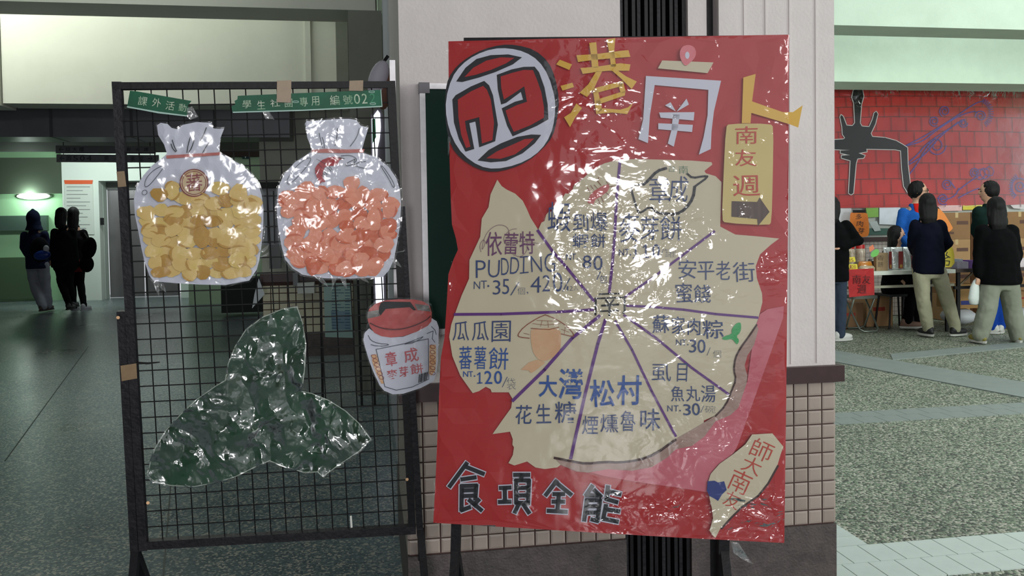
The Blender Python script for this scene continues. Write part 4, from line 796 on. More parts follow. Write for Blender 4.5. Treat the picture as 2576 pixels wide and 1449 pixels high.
glyph_polys('title_character', [[(1399,162),(1408,150),(1439,162),(1432,176)],[(1410,216),(1440,208),(1444,219),(1415,228)],[(1450,260),(1464,272),(1447,295),(1434,320),(1419,295),(1436,284)],
    [(1482,108),(1500,106),(1502,129),(1506,170),(1489,170),(1486,134)],[(1526,99),(1548,96),(1545,129),(1550,168),(1537,168),(1533,134)],[(1450,139),(1500,136),(1560,128),(1581,126),(1586,143),(1560,145),(1500,150),(1454,156)],[(1460,171),(1500,168),(1560,159),(1586,162),(1583,178),(1530,178),(1500,181),(1466,186)],
    [(1500,179),(1515,179),(1494,223),(1477,244),(1458,233),(1480,212)],[(1540,178),(1555,178),(1575,192),(1602,205),(1589,224),(1563,198)],[(1491,223),(1567,203),(1566,216),(1496,235)],[(1567,203),(1574,232),(1562,236),(1555,212)],[(1497,252),(1573,228),(1572,240),(1502,264)],[(1491,223),(1503,222),(1512,262),(1515,276),(1500,287),(1495,250)],[(1500,287),(1512,272),(1560,276),(1580,270),(1593,258),(1578,287),(1540,283)]], YEL)
glyph_polys('title_character', [[(1625,191),(1814,203),(1796,280),(1790,330),(1788,375),(1758,389),(1770,345),(1780,290),(1782,226),(1647,214),(1635,290),(1630,360),(1606,350),(1618,300)],[(1673,265),(1687,257),(1700,280)],[(1727,248),(1733,263),(1702,281)],[(1658,283),(1747,282),(1745,303),(1662,296)],[(1656,310),(1743,314),(1741,332),(1656,325)],[(1693,288),(1710,288),(1704,330),(1695,369),(1680,361),(1689,327)]], OW)
lay('title_bar', [(1666, 152), (1795, 157), (1780, 184), (1655, 172)], B_+.006, CREAM, th=.003)
dr = lay('petal_cutout', smooth_loop([(1724, 168), (1712, 150), (1709, 132), (1716, 117), (1731, 112), (1746, 117), (1752, 131), (1748, 146), (1738, 156)], 1), B_+.009, mat('petal_pink', (224, 132, 138), .6, rgb2=(206, 96, 106), vs=20))
b = MB(); b.sheet(PB, cr(1729, 139, 5.5, 9, 14), B_+.0095, .0003); mk('petal_centre', b, OW, dr)
glyph_polys('title_character', [[(1870,195),(1880,192),(1901,186),(1892,255),(1969,282),(1995,282),(2019,265),(2008,321),(1985,312),(1890,284),(1888,310),(1866,310)]], YEL, B_+.004)
# arrow card
card = lay('arrow_card', smooth_loop([(1834, 311), (1938, 311), (1946, 320), (1944, 450), (1941, 558), (1934, 567), (1824, 561), (1816, 552), (1820, 440), (1826, 320)], 1), B_+.009, mat('card_yellow', (206, 186, 118), .55, rgb2=(200, 178, 112), vs=5), label='pale yellow rounded card with red characters and an arrow', th=.003)
RO = mat('red_orange_ink', (186, 66, 50), .6)
write('lettering', [('南', 1850, 318, 1906, 362), ('友', 1849, 376, 1903, 418), ('週', 1844, 441, 1912, 493)], RO, .0, B_+.0105, 0, card)
b = MB(); b.sheet(PB, [(1841, 506), (1905, 508), (1911, 497), (1936, 533), (1907, 568), (1905, 551), (1840, 545)], B_+.0104, .0004); mk('arrow', b, mat('arrow_dark', (52, 34, 34), .6, rgb2=(96, 76, 66), vs=50, stretch=(1, 1, .1)), card)
# bottom slogan, black on white outline
SL = [[[(200,565),(370,335)],[(360,370),(535,440)],[(320,495),(455,475)],[(320,560),(465,555),(455,690)],[(320,560),(318,800),(400,770)],[(330,605),(450,600)],[(320,660),(455,655)],[(395,700),(515,800)],[(490,695),(440,745)]],
      [[(700,580),(800,575)],[(745,580),(748,710)],[(690,718),(800,715)],[(840,450),(985,450)],[(915,450),(905,500)],[(855,505),(985,505),(975,735)],[(855,505),(858,725),(975,730)],[(858,580),(975,578)],[(858,655),(975,652)],[(885,735),(845,820)],[(935,750),(985,825)]],
      [[(1150,650),(1258,510)],[(1240,515),(1400,645)],[(1228,640),(1330,640)],[(1280,640),(1265,805)],[(1220,715),(1330,715)],[(1172,805),(1355,815)]],
      [[(1610,560),(1550,650),(1685,655)],[(1630,600),(1695,665)],[(1555,700),(1530,900)],[(1555,700),(1688,700),(1660,905),(1605,890)],[(1555,760),(1680,760)],[(1548,825),(1668,822)],[(1765,565),(1750,690),(1855,720)],[(1765,610),(1885,640)],[(1745,750),(1718,885),(1860,912)],[(1740,790),(1875,810)]]]
bw_, bk = MB(), MB()
for chs in SL:
    for st_ in chs:
        P = Q(st_, 1080, 1080, 3.927); bw_.stroke(PB, P, 16, B_+.001); bk.stroke(PB, P, 10.5, B_+.002)
mk('slogan_outline', bw_, OW, board); mk('slogan_lettering', bk, DINK, board)
# island shaped paper, lower corner
ISL = [(1892,1093),(1943,1090),(1971,1124),(1964,1142),(1955,1173),(1930,1217),(1906,1248),(1865,1276),(1837,1304),(1813,1328),(1800,1353),(1793,1347),(1785,1335),(1794,1304),(1791,1279),(1785,1254),(1782,1211),(1788,1192),(1810,1167),(1844,1143),(1875,1118)]
isl = lay('island_paper', ISL, B_+.006, CREAM, th=.003, label='cream island shaped paper with slanting red characters')
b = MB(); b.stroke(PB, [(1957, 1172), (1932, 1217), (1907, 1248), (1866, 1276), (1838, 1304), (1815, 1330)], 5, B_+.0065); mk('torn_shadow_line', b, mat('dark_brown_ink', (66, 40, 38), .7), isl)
lay('blue_patch', Q([(775, 680), (830, 675), (860, 690), (910, 680), (930, 750), (890, 790), (860, 840), (830, 820), (790, 800), (770, 760)], 1540, 1000, 3.2276), B_+.007, mat('patch_blue', (20, 44, 120), .5), th=.0005)
write('lettering', [('師', 1890, 1108, 1944, 1158, 24), ('大', 1868, 1150, 1916, 1192, 24), ('南', 1836, 1184, 1888, 1240, 24), ('友', 1822, 1238, 1862, 1278, 24)], RO, -.006, B_+.007, 0, isl)
# clear film stretched over the whole board
FO = [(x if x > 1200 else x-4, y) for x, y in BO]
b = MB(); b.sheet(PB, FO, .022, 0, 9, .0009); fo = mk('plastic_film', b, film('film_board', 26, 1.0, .06, 1.6, haze=.0, crumple=True, lo=.5, stretch=(1, 1, 1.5)), board, smooth=True)
def base_c(x, y): return .03+.09*max(0, min(1, (x-1380)/250))
crumple(fo, PB, [(1490, 650, 90, 170, 1.0), (1620, 520, 150, 35, .5), (1690, 600, 150, 35, .5), (1560, 730, 90, 60, .7), (1700, 740, 240, 22, .45), (1690, 545, 90, 40, .6), (1870, 440, 70, 150, .35), (1950, 690, 50, 70, .7), (1700, 830, 200, 40, .4), (1310, 1250, 40, 90, .6), (1540, 1290, 60, 60, .9), (1680, 1285, 180, 40, .9), (1900, 1300, 110, 80, 1.0), (1120, 640, 25, 120, .5), (1700, 130, 250, 60, .3), (1620, 250, 220, 60, .28), (1450, 250, 120, 60, .25), (1840, 960, 60, 150, .4), (1820, 1100, 150, 60, .5)], base_c)
b = MB(); b.sheet(PB, [(1838, 1362), (1858, 1366), (1880, 1400), (1896, 1420), (1870, 1408), (1846, 1392)], .0, 0, 6, .01); mk('film_tail', b, film('film_small', 30, 1.0, .1, 2.5, haze=.12), board, smooth=True)
# ================================================================== BACKGROUND OBJECTS, CORRIDOR SIDE
lamp = empty('wall_lamp', bw(ba(82, bF+.1), bF+.1, 2.0), 'lit oval white wall lamp on the far green wall', 'lamp')
c = bpt(82, 493, bF+.2); cc = bw(c[0], bF+.24, c[1])
m = MB(); m.ell(cc, (BA, BZ, BN), (.30, .062, .07), 20, 8); mk('lamp_cover', m, mat('lamp_glow', (255, 255, 250), .4, emit=14), lamp, smooth=True)
m = MB(); m.ell(cc+BN*.02, (BA, BZ, BN), (.325, .078, .06), 20, 8); mk('lamp_base', m, mat('lamp_base_grey', (170, 180, 170), .5), lamp, smooth=True)
l = bpy.data.lights.new('lamp_light', 'POINT'); l.energy = 26; l.color = (.8, 1, .88); l.shadow_soft_size = .12; lo = bpy.data.objects.new('lamp_light', l); COL.objects.link(lo); lo.location = cc-BN*.25
# hanging direction boards
b0 = 12.0
DS = mat('direction_grey', (128, 128, 132), .5); DP = mat('direction_print', (52, 50, 60), .6)
for k, (y0, y1, x0, x1, txt) in enumerate(((366, 386, 140, 392, '←綜大樓'), (388, 408, 142, 400, '←圖504'))):
    o = empty('direction_board', bw(ba(260, b0), b0, zat(y1, b0, 260)), ('upper' if k == 0 else 'lower')+' of two long grey hanging direction boards in the corridor', 'sign', 'hanging direction boards')
    PD = Plane(bw(0, b0-.02, 0), -BN); m = MB(); m.sheet(PD, [(x0, y0), (x1, y0+2), (x1, y1+1), (x0, y1)], 0, .03); mk('board', m, DS, o)
    m = MB()
    for i, ch in enumerate(txt): x = x0+8+i*17; put(m, PD, ch, x, y0+4, x+12, y1-4, .003, 0)
    for i, ch in enumerate('教大樓' if k == 0 else '男／人事室→'): x = (318 if k == 0 else 262)+i*22; put(m, PD, ch, x, y0+5, x+11, y1-3, .003, 0)
    mk('lettering', m, DP, o)
    m = MB()
    for x in (160, 378): pp = PD.P(x, y0+4, -.035); m.tube([pp, Vector((pp.x, pp.y, 2.63))], .004, 5)
    m2 = m; mk('hanger', m2, BLACK, o)
# notice on the far white wall
PF = Plane(bw(0, bF-.01, 0), -BN)
o = empty('wall_notice', PF.P(198, 650), 'tall white notice with an orange heading on the far white wall', 'notice')
m = MB(); m.sheet(PF, [(161, 453), (233, 453), (237, 590), (165, 590)], .01, .01); mk('sheet', m, mat('notice_white', (212, 216, 210), .6), o)
m = MB(); m.sheet(PF, [(161, 453), (234, 453), (232, 463), (163, 463)], .014, .004); mk('heading', m, mat('heading_orange', (222, 92, 48), .6), o)
m = MB()
for i in range(12): m.stroke(PF, [(168, 470+i*9.5), (168+[58, 40, 52, 34, 58, 48][i % 6], 470+i*9.5)], 1.4, .013)
mk('printed_lines', m, mat('print_grey', (120, 122, 126), .6), o, kind='stuff')
# dark furniture in the passage and the bright doorway
PMd = Plane(bw(0, bM-.05, 0), -BN)
def mbox(pl_b, x0, x1, y0, y1, depth):
    m = MB(); a0 = bpt(x0, (y0+y1)/2, pl_b)[0]; a1 = bpt(x1, (y0+y1)/2, pl_b)[0]; m.bbox(a0, a1, pl_b, pl_b+depth, zat(y1, pl_b, (x0+x1)/2), zat(y0, pl_b, (x0+x1)/2)); return m
WL = mat('daylight_pane', (236, 242, 255), .5, emit=2.2)
win = empty('window_2', bw(ba(950, 6.9), 6.85, 1.0), 'narrow bright window slit with a green and white sticker', None, kind='structure')
PV = Plane(bw(0, 6.9, 0), -BN)
m = MB(); m.sheet(PV, [(935, 297), (950, 277), (956, 285), (958, 320), (955, 350), (950, 372), (948, 420), (938, 420)], .0, .006); mk('pane', m, WL, win)
m = MB(); m.sheet(PV, [(943, 690), (964, 690), (966, 768), (946, 768)], .0, .006); mk('pane', m, WL, win)
m = MB(); m.sheet(PV, [(932, 290), (950, 270), (963, 280), (968, 330), (972, 780), (940, 780)], -.012, .02); mk('window_frame', m, mat('frame_dull', (96, 90, 96), .5), win)
m = MB(); m.sheet(PV, [(936, 300), (944, 298), (946, 345), (937, 362)], .004, .002); mk('sticker', m, mat('sticker_green', (24, 150, 84), .5), win)
o = mk('notebook_screen', mbox(8.9, 677, 706, 616, 676, .05), mat('screen_dark', (18, 34, 34), .3)); tag(o, 'dark green panel leaning above the dado between the two bag cut-outs', 'panel')
cab = empty('filing_cabinet', bw(ba(682, 9.0), 8.9, 0), 'grey steel cabinet with a black top between the bag cut-outs', 'cabinet')
mk('body', mbox(8.95, 656, 722, 474, 616, .28), mat('cabinet_grey', (140, 142, 150), .5, rgb2=(120, 122, 130), vs=30, stretch=(8, 8, .2)), cab); mk('top', mbox(8.93, 650, 727, 458, 474, .3), BLACK, cab)
for x in (672, 688, 706): mk('door_gap', mbox(8.93, x, x+2, 480, 612, .02), BLACK, cab)
o = mk('dark_bench', mbox(13.6, 556, 664, 700, 786, .5), mat('bench_dark', (26, 34, 30), .6)); tag(o, 'low dark bench in the corridor below the yellow bag cut-out', 'bench')
o = mk('white_pennant', MB().sheet(PMd, [(651, 700), (666, 740), (634, 776), (640, 740)], .25, .004), mat('pennant_white', (190, 196, 204), .6)); tag(o, 'white folded paper hanging at the corner of the dado', 'paper')
# bulletin rack with schedule sheet
grid = empty('bulletin_stand', PMd.P(850, 900, 1.2), 'dark wire notice stand in the passage carrying a schedule sheet', 'stand')
PGd = Plane(bw(0, 6.6, 0), -BN)
m = MB(); 
for p, q in (((900, 690), (912, 1065)), ((806, 690), (812, 1000)), ((936, 720), (944, 1062))):
    b = MB(); b.bar(PGd.P(*p), PGd.P(*q), .018, .018, BN); mk('post', b, BLACK, grid)
for k in range(9):
    y = 742+k*36; b = MB(); b.bar(PGd.P(902, y), PGd.P(942, y-1), .006, .006, BN); mk('wire', b, WIRE, grid)
o = empty('schedule_sheet', PGd.P(850, 850), 'pale green printed schedule sheet on the notice stand in the passage', 'notice')
m = MB(); m.sheet(PGd, [(814, 712), (884, 712), (888, 850), (818, 848)], .02, .004); mk('sheet', m, mat('sheet_mint', (176, 208, 198), .6), o)
m = MB(); m.sheet(PGd, [(832, 782), (880, 783), (883, 830), (836, 829)], .0225, .001); mk('table_panel', m, mat('sheet_blue', (140, 172, 186), .6), o)
m = MB()
for i in range(15): m.stroke(PGd, [(835, 722+i*7.4), (835+[14, 22, 30, 16, 12][i % 5], 722+i*7.4)], 1.6, .024); m.stroke(PGd, [(868, 722+i*7.4), (880, 722+i*7.4)], 1.6, .024)
mk('printed_lines', m, mat('print_blue', (52, 96, 128), .6), o, kind='stuff')
for i, (x0, x1, y0, y1, c, lab) in enumerate(((748, 790, 712, 738, (196, 200, 198), 'white carton on the ledge of the dado in the passage'), (734, 748, 600, 720, (128, 130, 134), 'slim grey upright panel beside the passage ledge'), (890, 905, 710, 820, (170, 168, 140), 'narrow cream box standing behind the schedule sheet'))):
    o = mk(('carton', 'upright_panel', 'cream_box')[i], mbox(9.02+.04*i, x0+2*i, x1, y0, y1, .19-.04*i), mat('thing%d' % i, c, .6)); tag(o, lab, ('box', 'panel', 'box')[i])
gsl = mk('green_sloping_board', MB().add([PGd.P(898, 900, .3), PGd.P(985, 1050, .3), PGd.P(1000, 1240, .3), PGd.P(960, 1180, .3), PGd.P(960, 1000, .3)], [(0, 1, 2, 3, 4)]), mat('slope_green', (58, 110, 84), .5)) if False else None
# ================================================================== COURTYARD STALL
PN = Plane(bw(0, bR, 0), -BN)
ban = empty('red_banner', PN.P(2330, 520), 'wide red painted banner with a big black brush character and purple scrolls', 'banner')
def bl(name, pts, off, m, par=ban, th=.002, grid=0, wob=0): b = MB(); b.sheet(PN, pts, off, th, grid, wob); return mk(name, b, m, par)
BRED = mat('banner_red', (196, 42, 36), .6, spec=.2, rgb2=(164, 30, 30), vs=1.6)
bl('banner_sheet', [(2060, 214), (2640, 224), (2640, 512), (2400, 520), (2060, 524)], .03, BRED, th=.004, grid=26, wob=.012)
GL = mat('brick_lines', (84, 26, 18), .7)
b = MB()
for k, y in enumerate((244, 270, 296, 332, 370, 412, 452, 490)):
    b.stroke(PN, [(2100+(k % 2)*4, y), (2250, y-3), (2420, y-2), (2600, y+1)], 1.5, .052)
random.seed(4); ys = (214, 244, 270, 296, 332, 370, 412, 452, 490, 520)
for k in range(9):
    for x in range(2110+(k % 2)*18, 2600, 38): b.stroke(PN, [(x, ys[k]), (x+2, ys[k+1])], 1.3, .052)
mk('brick_pattern', b, GL, ban)
CH = Q([(55, 612), (170, 605), (185, 590), (160, 555), (155, 480), (135, 380), (145, 358), (165, 375), (200, 465), (260, 470), (285, 440), (275, 240), (255, 180), (270, 110), (315, 90), (360, 105), (372, 170), (350, 250), (335, 440), (355, 475), (430, 480), (465, 400), (480, 340), (500, 325), (515, 350), (490, 450), (445, 545), (460, 580), (590, 590), (700, 620), (770, 660), (815, 690), (820, 860), (840, 1030), (850, 1140), (820, 1145), (780, 1080), (760, 900), (750, 720), (690, 708), (400, 702), (405, 730), (320, 745), (385, 770), (370, 795), (310, 800), (295, 850), (268, 1150), (245, 1165), (222, 1150), (240, 820), (150, 795), (150, 770), (235, 765), (140, 745), (140, 720), (235, 715), (55, 706)], 2080, 200, 4.024)
bl('brush_outline', [(2205+(x-2205)*1.0, y) for x, y in CH], .0535, mat('outline_white', (206, 200, 200), .6), th=.001)
b = MB(); b.stroke(PN, CH, 3.6, .0540, True); mk('brush_edge', b, mat('outline_white', (206, 200, 200), .6), ban)
cx = sum(p[0] for p in CH)/len(CH)
b = MB(); b.sheet(PN, CH, .0545, .0005); 
mk('brush_character', b, mat('brush_black', (10, 11, 12), .7, spec=.15), ban)
VIO = mat('violet_marker', (66, 44, 150), .6)
b = MB()
def sp_(cx, cy, r, turns=1.6, a0=0, w=2.2):
    pts = []
    for i in range(26):
        t = i/25; a = a0+turns*2*math.pi*t; pts.append((cx+r*(1-.75*t)*math.cos(a), cy+r*(1-.75*t)*math.sin(a)))
    b.stroke(PN, pts, w, .053)
for pts in ([(800, 668), (1000, 570), (1300, 380), (1500, 240), (1590, 215)], [(800, 672), (980, 625), (1100, 520), (1330, 370), (1480, 320), (1520, 330)], [(830, 840), (930, 750), (1010, 650), (1200, 520), (1400, 400)], [(840, 955), (920, 850), (1000, 700), (1100, 600)], [(835, 860), (1000, 760), (1120, 600), (1330, 430)], [(1320, 1130), (1450, 1030), (1560, 960)], [(1330, 1200), (1460, 1130), (1540, 1100)], [(1300, 1100), (1240, 1020)], [(1120, 1200), (1200, 1220), (1300, 1180), (1340, 1100)]):
    b.stroke(PN, smooth_loop(Q(pts, 2080, 200, 4.024), 2, False), 2.6, .053)
for x, y, r, a in ((1090, 420, 55, 1), (1195, 320, 58, 2), (1380, 440, 48, 0), (1560, 370, 58, 3), (1110, 670, 100, 0), (1220, 1060, 55, 1), (1500, 940, 50, 2), (1180, 1210, 60, 1), (1960, 1080, 100, 2), (1960, 1080, 60, 0)):
    q = Q([(x, y)], 2080, 200, 4.024)[0]; sp_(q[0], q[1], r/4.024, 1.7, a)
for i in range(15):
    t = -1.3+i*.17; x, y = 1560+110*math.cos(t), 340+135*math.sin(t); q = Q([(x-30*math.cos(t), y-30*math.sin(t)), (x+18*math.cos(t), y+18*math.sin(t))], 2080, 200, 4.024); b.stroke(PN, q, 1.8, .053)
for i in range(12):
    t = 2.3+i*.17; x, y = 1980+115*math.cos(t), 1090+130*math.sin(t); q = Q([(x-20*math.cos(t), y-20*math.sin(t)), (x+18*math.cos(t), y+18*math.sin(t))], 2080, 200, 4.024); b.stroke(PN, q, 2.0, .053)
for x, y in ((1650, 930), (1600, 950), (1560, 960)): b.stroke(PN, Q(cr(x, y, 45, 50, 14, 0, .15), 2080, 200, 4.024), 1.8, .053, True)
mk('violet_scrolls', b, VIO, ban)
fb_ = bl('plastic_film', [(2060, 212), (2640, 222), (2640, 512), (2400, 521), (2060, 525)], .075, film('film_banner', 9, 1.0, .12, 1.0, haze=.0, dist=.03, crumple=True, lo=.5), th=0, grid=16, wob=.0012)
crumple(fb_, PN, [(2220, 226, 110, 22, .7), (2440, 228, 120, 24, .6), (2160, 240, 25, 30, .8)], .015)
# papers on the wall under the banner
for i, (pts, c, lab) in enumerate((([(2098, 524), (2142, 523), (2140, 560), (2100, 570)], (214, 216, 222), 'white sheet pinned under the banner by the pillar'), ([(2178, 523), (2210, 522), (2210, 546), (2182, 547)], (124, 168, 76), 'green photo sheet pinned under the banner'), ([(2212, 522), (2265, 520), (2262, 566), (2212, 564)], (214, 220, 232), 'large white blue tinted sheet pinned under the banner'), ([(2186, 558), (2206, 556), (2216, 580), (2200, 582)], (176, 184, 186), 'small tilted grey sheet pinned under the green photo sheet'), ([(2358, 517), (2420, 516), (2420, 530), (2368, 531)], (232, 190, 190), 'pink printed strip under the banner above the cartons'), ([(2422, 516), (2486, 515), (2486, 527), (2422, 528)], (222, 208, 80), 'yellow printed strip under the banner above the cartons'), ([(2542, 516), (2576, 514), (2576, 526), (2550, 524)], (224, 214, 218), 'white strip under the banner at the outer edge'))):
    o = bl('wall_poster', pts, .02+.002*i, mat('poster%d' % i, c, .6, var=.08, vs=8), None, .004); tag(o, lab, 'poster', 'papers pinned under the banner')
b = MB(); b.sheet(PN, [(2140, 575), (2240, 574), (2240, 590), (2140, 592)], .012, .01); o = mk('teal_noticeboard', b, mat('teal_board', (58, 92, 84), .6)); tag(o, 'dull teal notice board strip above the dado at the stall', 'notice board')
# orange pouch shaped signs
def pouch(label, pl, x0, y0, x1, y1, col, chs, off, cap=True, inkm=None):
    w = x1-x0; h = y1-y0; root = empty('pouch_sign', pl.P((x0+x1)/2, y1, off), label, 'sign', 'pouch shaped signs of the stall')
    pts = [(x0+.08*w, y0), (x1-.12*w, y0), (x1-.05*w, y0+.3*h), (x1, y0+.62*h), (x1-.02*w, y0+.9*h), (x1-.14*w, y1), (x0+.42*w, y1), (x0+.12*w, y1-.12*h), (x0, y0+.7*h), (x0-.0*w, y0+.12*h)]
    m = MB(); m.sheet(pl, smooth_loop(pts, 1), off, .006); mk('card', m, col, root)
    if cap: m = MB(); m.sheet(pl, [(x0+.14*w, y0-5), (x1-.2*w, y0-5), (x1-.2*w, y0+2), (x0+.14*w, y0+2)], off+.004, .008); mk('cap', m, BLACK, root)
    m = MB(); n = len(chs); 
    for i, ch in enumerate(chs): yy = y0+h*(.08+.28*i); put(m, pl, ch, x0+.3*w+i*w*.06, yy, x0+.62*w+i*w*.06, yy+h*.22, off+.002, 8)
    mk('lettering', m, inkm or DINK, root); return root
ORG_ = mat('pouch_orange', (226, 130, 40), .5, rgb2=(206, 104, 30), vs=5)
pouch('orange pouch shaped sign with three black characters hung under the banner', Plane(bw(0, 10.7, 0), -BN), 2138, 533, 2187, 596, ORG_, '多肉芽', 0)
# table
bT0, bT1 = 9.15, 9.78
tz = .745
tab = empty('folding_table', bw(ba(2300, bT0), (bT0+bT1)/2, 0), 'long stall folding table with white top carrying snack bags', 'table')
a0, a1 = ba(2085, bT0, 690), ba(2404, bT0, 690)
m = MB(); m.bbox(a0, a1, bT0, bT1, tz-.045, tz); mk('tabletop', m, mat('table_white', (206, 210, 200), .4), tab)
m = MB(); m.bbox(a0, a1, bT0+.02, bT0+.045, tz-.2, tz-.17); mk('front_rail', m, mat('rail_grey', (150, 148, 130), .5), tab)
for x in (a0+.1, a1-.08, a1-.3):
    for bb_ in (bT0+.05, bT1-.06): m = MB(); m.bbox(x-.015, x+.015, bb_-.015, bb_+.015, 0, tz-.04); mk('leg', m, BLACK, tab)
tab2 = empty('folding_table', bw(ba(2500, bT0+.02), (bT0+bT1)/2, 0), 'dark edged folding table behind the figure in the black coat', 'table')
a2, a3 = a1+.01, ba(2700, bT0, 690)
m = MB(); m.bbox(a2, a3, bT0, bT1, tz-.04, tz); mk('tabletop', m, mat('table_dark', (62, 50, 46), .45), tab2)
m = MB(); m.bbox(a2, a3, bT0+.03, bT0+.055, tz-.24, tz-.205); mk('front_rail', m, BLACK, tab2)
for x in (a2+.06, (a2+a3)/2, a3-.05):
    for bb_ in (bT0+.05, bT1-.06): m = MB(); m.bbox(x-.02, x+.02, bb_-.015, bb_+.015, 0, tz-.03); mk('leg', m, BLACK, tab2)
m = MB(); m.bar(bw(a2+.06, bT0+.06, tz-.22), bw(a2+.26, bT0+.06, tz-.05), .02, .02, BN); mk('brace', m, mat('brace_tan', (150, 132, 100), .5), tab2)
PT = Plane(bw(0, bT0-.015, 0), -BN)
hc = empty('red_table_cloth', PT.P(2165, 748), 'small square red cloth with brush writing hanging from the table front', 'cloth')
m = MB(); m.sheet(PT, [(2132, 678), (2198, 675), (2200, 742), (2176, 744), (2136, 748)], .0, .004, 10, .012); mk('cloth', m, mat('cloth_red', (184, 28, 32), .7, rgb2=(160, 22, 26), vs=12), hc)
m = MB(); put(m, PT, '南', 2146, 692, 2166, 714, .012); put(m, PT, '友', 2170, 692, 2190, 714, .012); put(m, PT, '週', 2158, 716, 2180, 738, .012); mk('lettering', m, mat('dark_red_ink', (86, 14, 20), .7), hc)
def base_on_table(px, dy=.0, z=None):
    a = ba(px, bT0+.12+dy, 680); return a
# snack pouches standing on the table
SIL = mat('foil_silver', (206, 212, 208), .28, metal=.45, bump=.6, bs=30); BRW = mat('pouch_maroon', (128, 44, 42), .4)
for i, (x0, x1) in enumerate(((2222, 2240), (2240, 2270), (2271, 2304))):
    o = empty('foil_pouch', bw(ba((x0+x1)/2, bT0+.2), bT0+.2, tz), ('silver foil snack pouch standing right behind the brown paper bag', 'middle silver foil snack pouch with maroon label', 'silver foil snack pouch with maroon label nearest the navy jacket')[i], 'pouch', 'foil snack pouches on the stall table')
    A0, A1 = ba(x0, bT0+.2, 650), ba(x1, bT0+.2, 650); h = zat(622, bT0+.2, 2250)-tz; c = (A0+A1)/2; w = (A1-A0)/2
    m = MB(); rows = []
    for t, ww, dd in ((0, .9, .035), (.1, .97, .04), (.5, 1, .035), (.85, 1, .014), (1, 1.0, .003)): rows.append((bw(c, bT0+.2, tz+.002+h*t), BA, BN, w*ww, dd))
    m.rings(rows, 14); mk('pouch', m, SIL, o, smooth=True)
    m = MB(); m.bbox(c+w*.02, c+w*.75, bT0+.155, bT0+.160, tz+.06*h, tz+h*.82); mk('label', m, BRW, o)
    m = MB(); m.bbox(c+w*.2, c+w*.6, bT0+.152, bT0+.156, tz+.1*h, tz+h*.24); mk('label_window', m, mat('label_tan', (176, 132, 60), .4), o)
o = empty('paper_bag', bw(ba(2214, bT0+.12), bT0+.12, tz), 'brown paper bag with faint print standing on the stall table', 'bag')
A0, A1 = ba(2201, bT0+.12, 650), ba(2230, bT0+.12, 650); h = zat(636, bT0+.12, 2214)-tz
m = MB(); m.bbox(A0, A1, bT0+.09, bT0+.15, tz, tz+h); mk('body', m, mat('kraft', (152, 128, 96), .7, var=.08, vs=30), o)
m = MB(); PK = Plane(bw(0, bT0+.088, 0), -BN); put(m, PK, '香', 2206, 642, 2224, 655, 0); put(m, PK, '餅', 2208, 658, 2222, 672, 0); mk('lettering', m, mat('faint_print', (104, 84, 64), .7), o)
# jars with red lids
for i, (x0, x1) in enumerate(((2124, 2150), (2152, 2176))):
    o = empty('snack_jar', bw(ba((x0+x1)/2, bT0+.3), bT0+.3, tz), ('clear snack jar with red lid nearest the pillar', 'clear snack jar with red lid beside the first one')[i], 'jar', 'red lidded snack jars')
    c = (ba(x0, bT0+.3, 650)+ba(x1, bT0+.3, 650))/2; w = (ba(x1, bT0+.3, 650)-ba(x0, bT0+.3, 650))/2*.96; zt = zat(616, bT0+.3, 2150)
    rows = [(bw(c, bT0+.3, tz+.001), BA, BN, w*.92, w*.8), (bw(c, bT0+.3, tz+.02), BA, BN, w, w*.9), (bw(c, bT0+.3, zt-.07), BA, BN, w, w*.9), (bw(c, bT0+.3, zt-.04), BA, BN, w*.85, w*.75)]
    m = MB(); m.rings(rows, 16); mk('jar_body', m, mat('jar_plastic', (150, 128, 104), .25, rgb2=(196, 184, 170), vs=24), o, smooth=True)
    m = MB(); m.rings([(bw(c, bT0+.3, zt-.045), BA, BN, w*.9, w*.8), (bw(c, bT0+.3, zt), BA, BN, w*.9, w*.8)], 16); mk('lid', m, mat('lid_bright_red', (176, 30, 28), .35), o)
# piled packets and price cards
o = empty('snack_packet', bw(ba(2140, bT0+.1), bT0+.1, tz), 'upright clear packet of biscuits behind the yellow price cards', 'packet'); A0, A1 = ba(2118, bT0+.1, 650), ba(2140, bT0+.1, 650)
m = MB(); m.bbox(A0, A1, bT0+.08, bT0+.14, tz, zat(632, bT0+.1, 2130)); mk('packet', m, mat('packet_beige', (150, 136, 104), .35, rgb2=(112, 96, 66), vs=30, coat=.5), o)
for i, (x, y, rx, rz, c, lab) in enumerate(((2180, 668, 24, 7, (176, 160, 130), 'flat clear tray of biscuits at the front of the table'), (2176, 652, 22, 8, (190, 120, 40), 'orange snack tray lying behind the flat biscuit tray'), (2196, 644, 16, 6, (60, 50, 46), 'small dark packet leaning between tray and green tag'))):
    bb_ = bT0+.1+.07*i; A = ba(x, bb_, 660); w = rx/2150*9.6; hz_ = rz/2150*9.6; m = MB(); m.rings([(bw(A, bb_, tz+.002), BA, BN, w*.95, .04), (bw(A, bb_, tz+hz_*1.2+.02*i), BA, BN, w, .045), (bw(A, bb_, tz+hz_*2+.04*i), BA, BN, w*.8, .03)], 14)
    o = mk('snack_tray', m, mat('tray%d' % i, c, .3, var=.2, vs=40, coat=.5), smooth=True); tag(o, lab, 'tray', 'snack trays on the stall table')
YC = mat('price_yellow', (226, 210, 60), .6)
PC = Plane(bw(0, bT0+.03, 0), -BN)
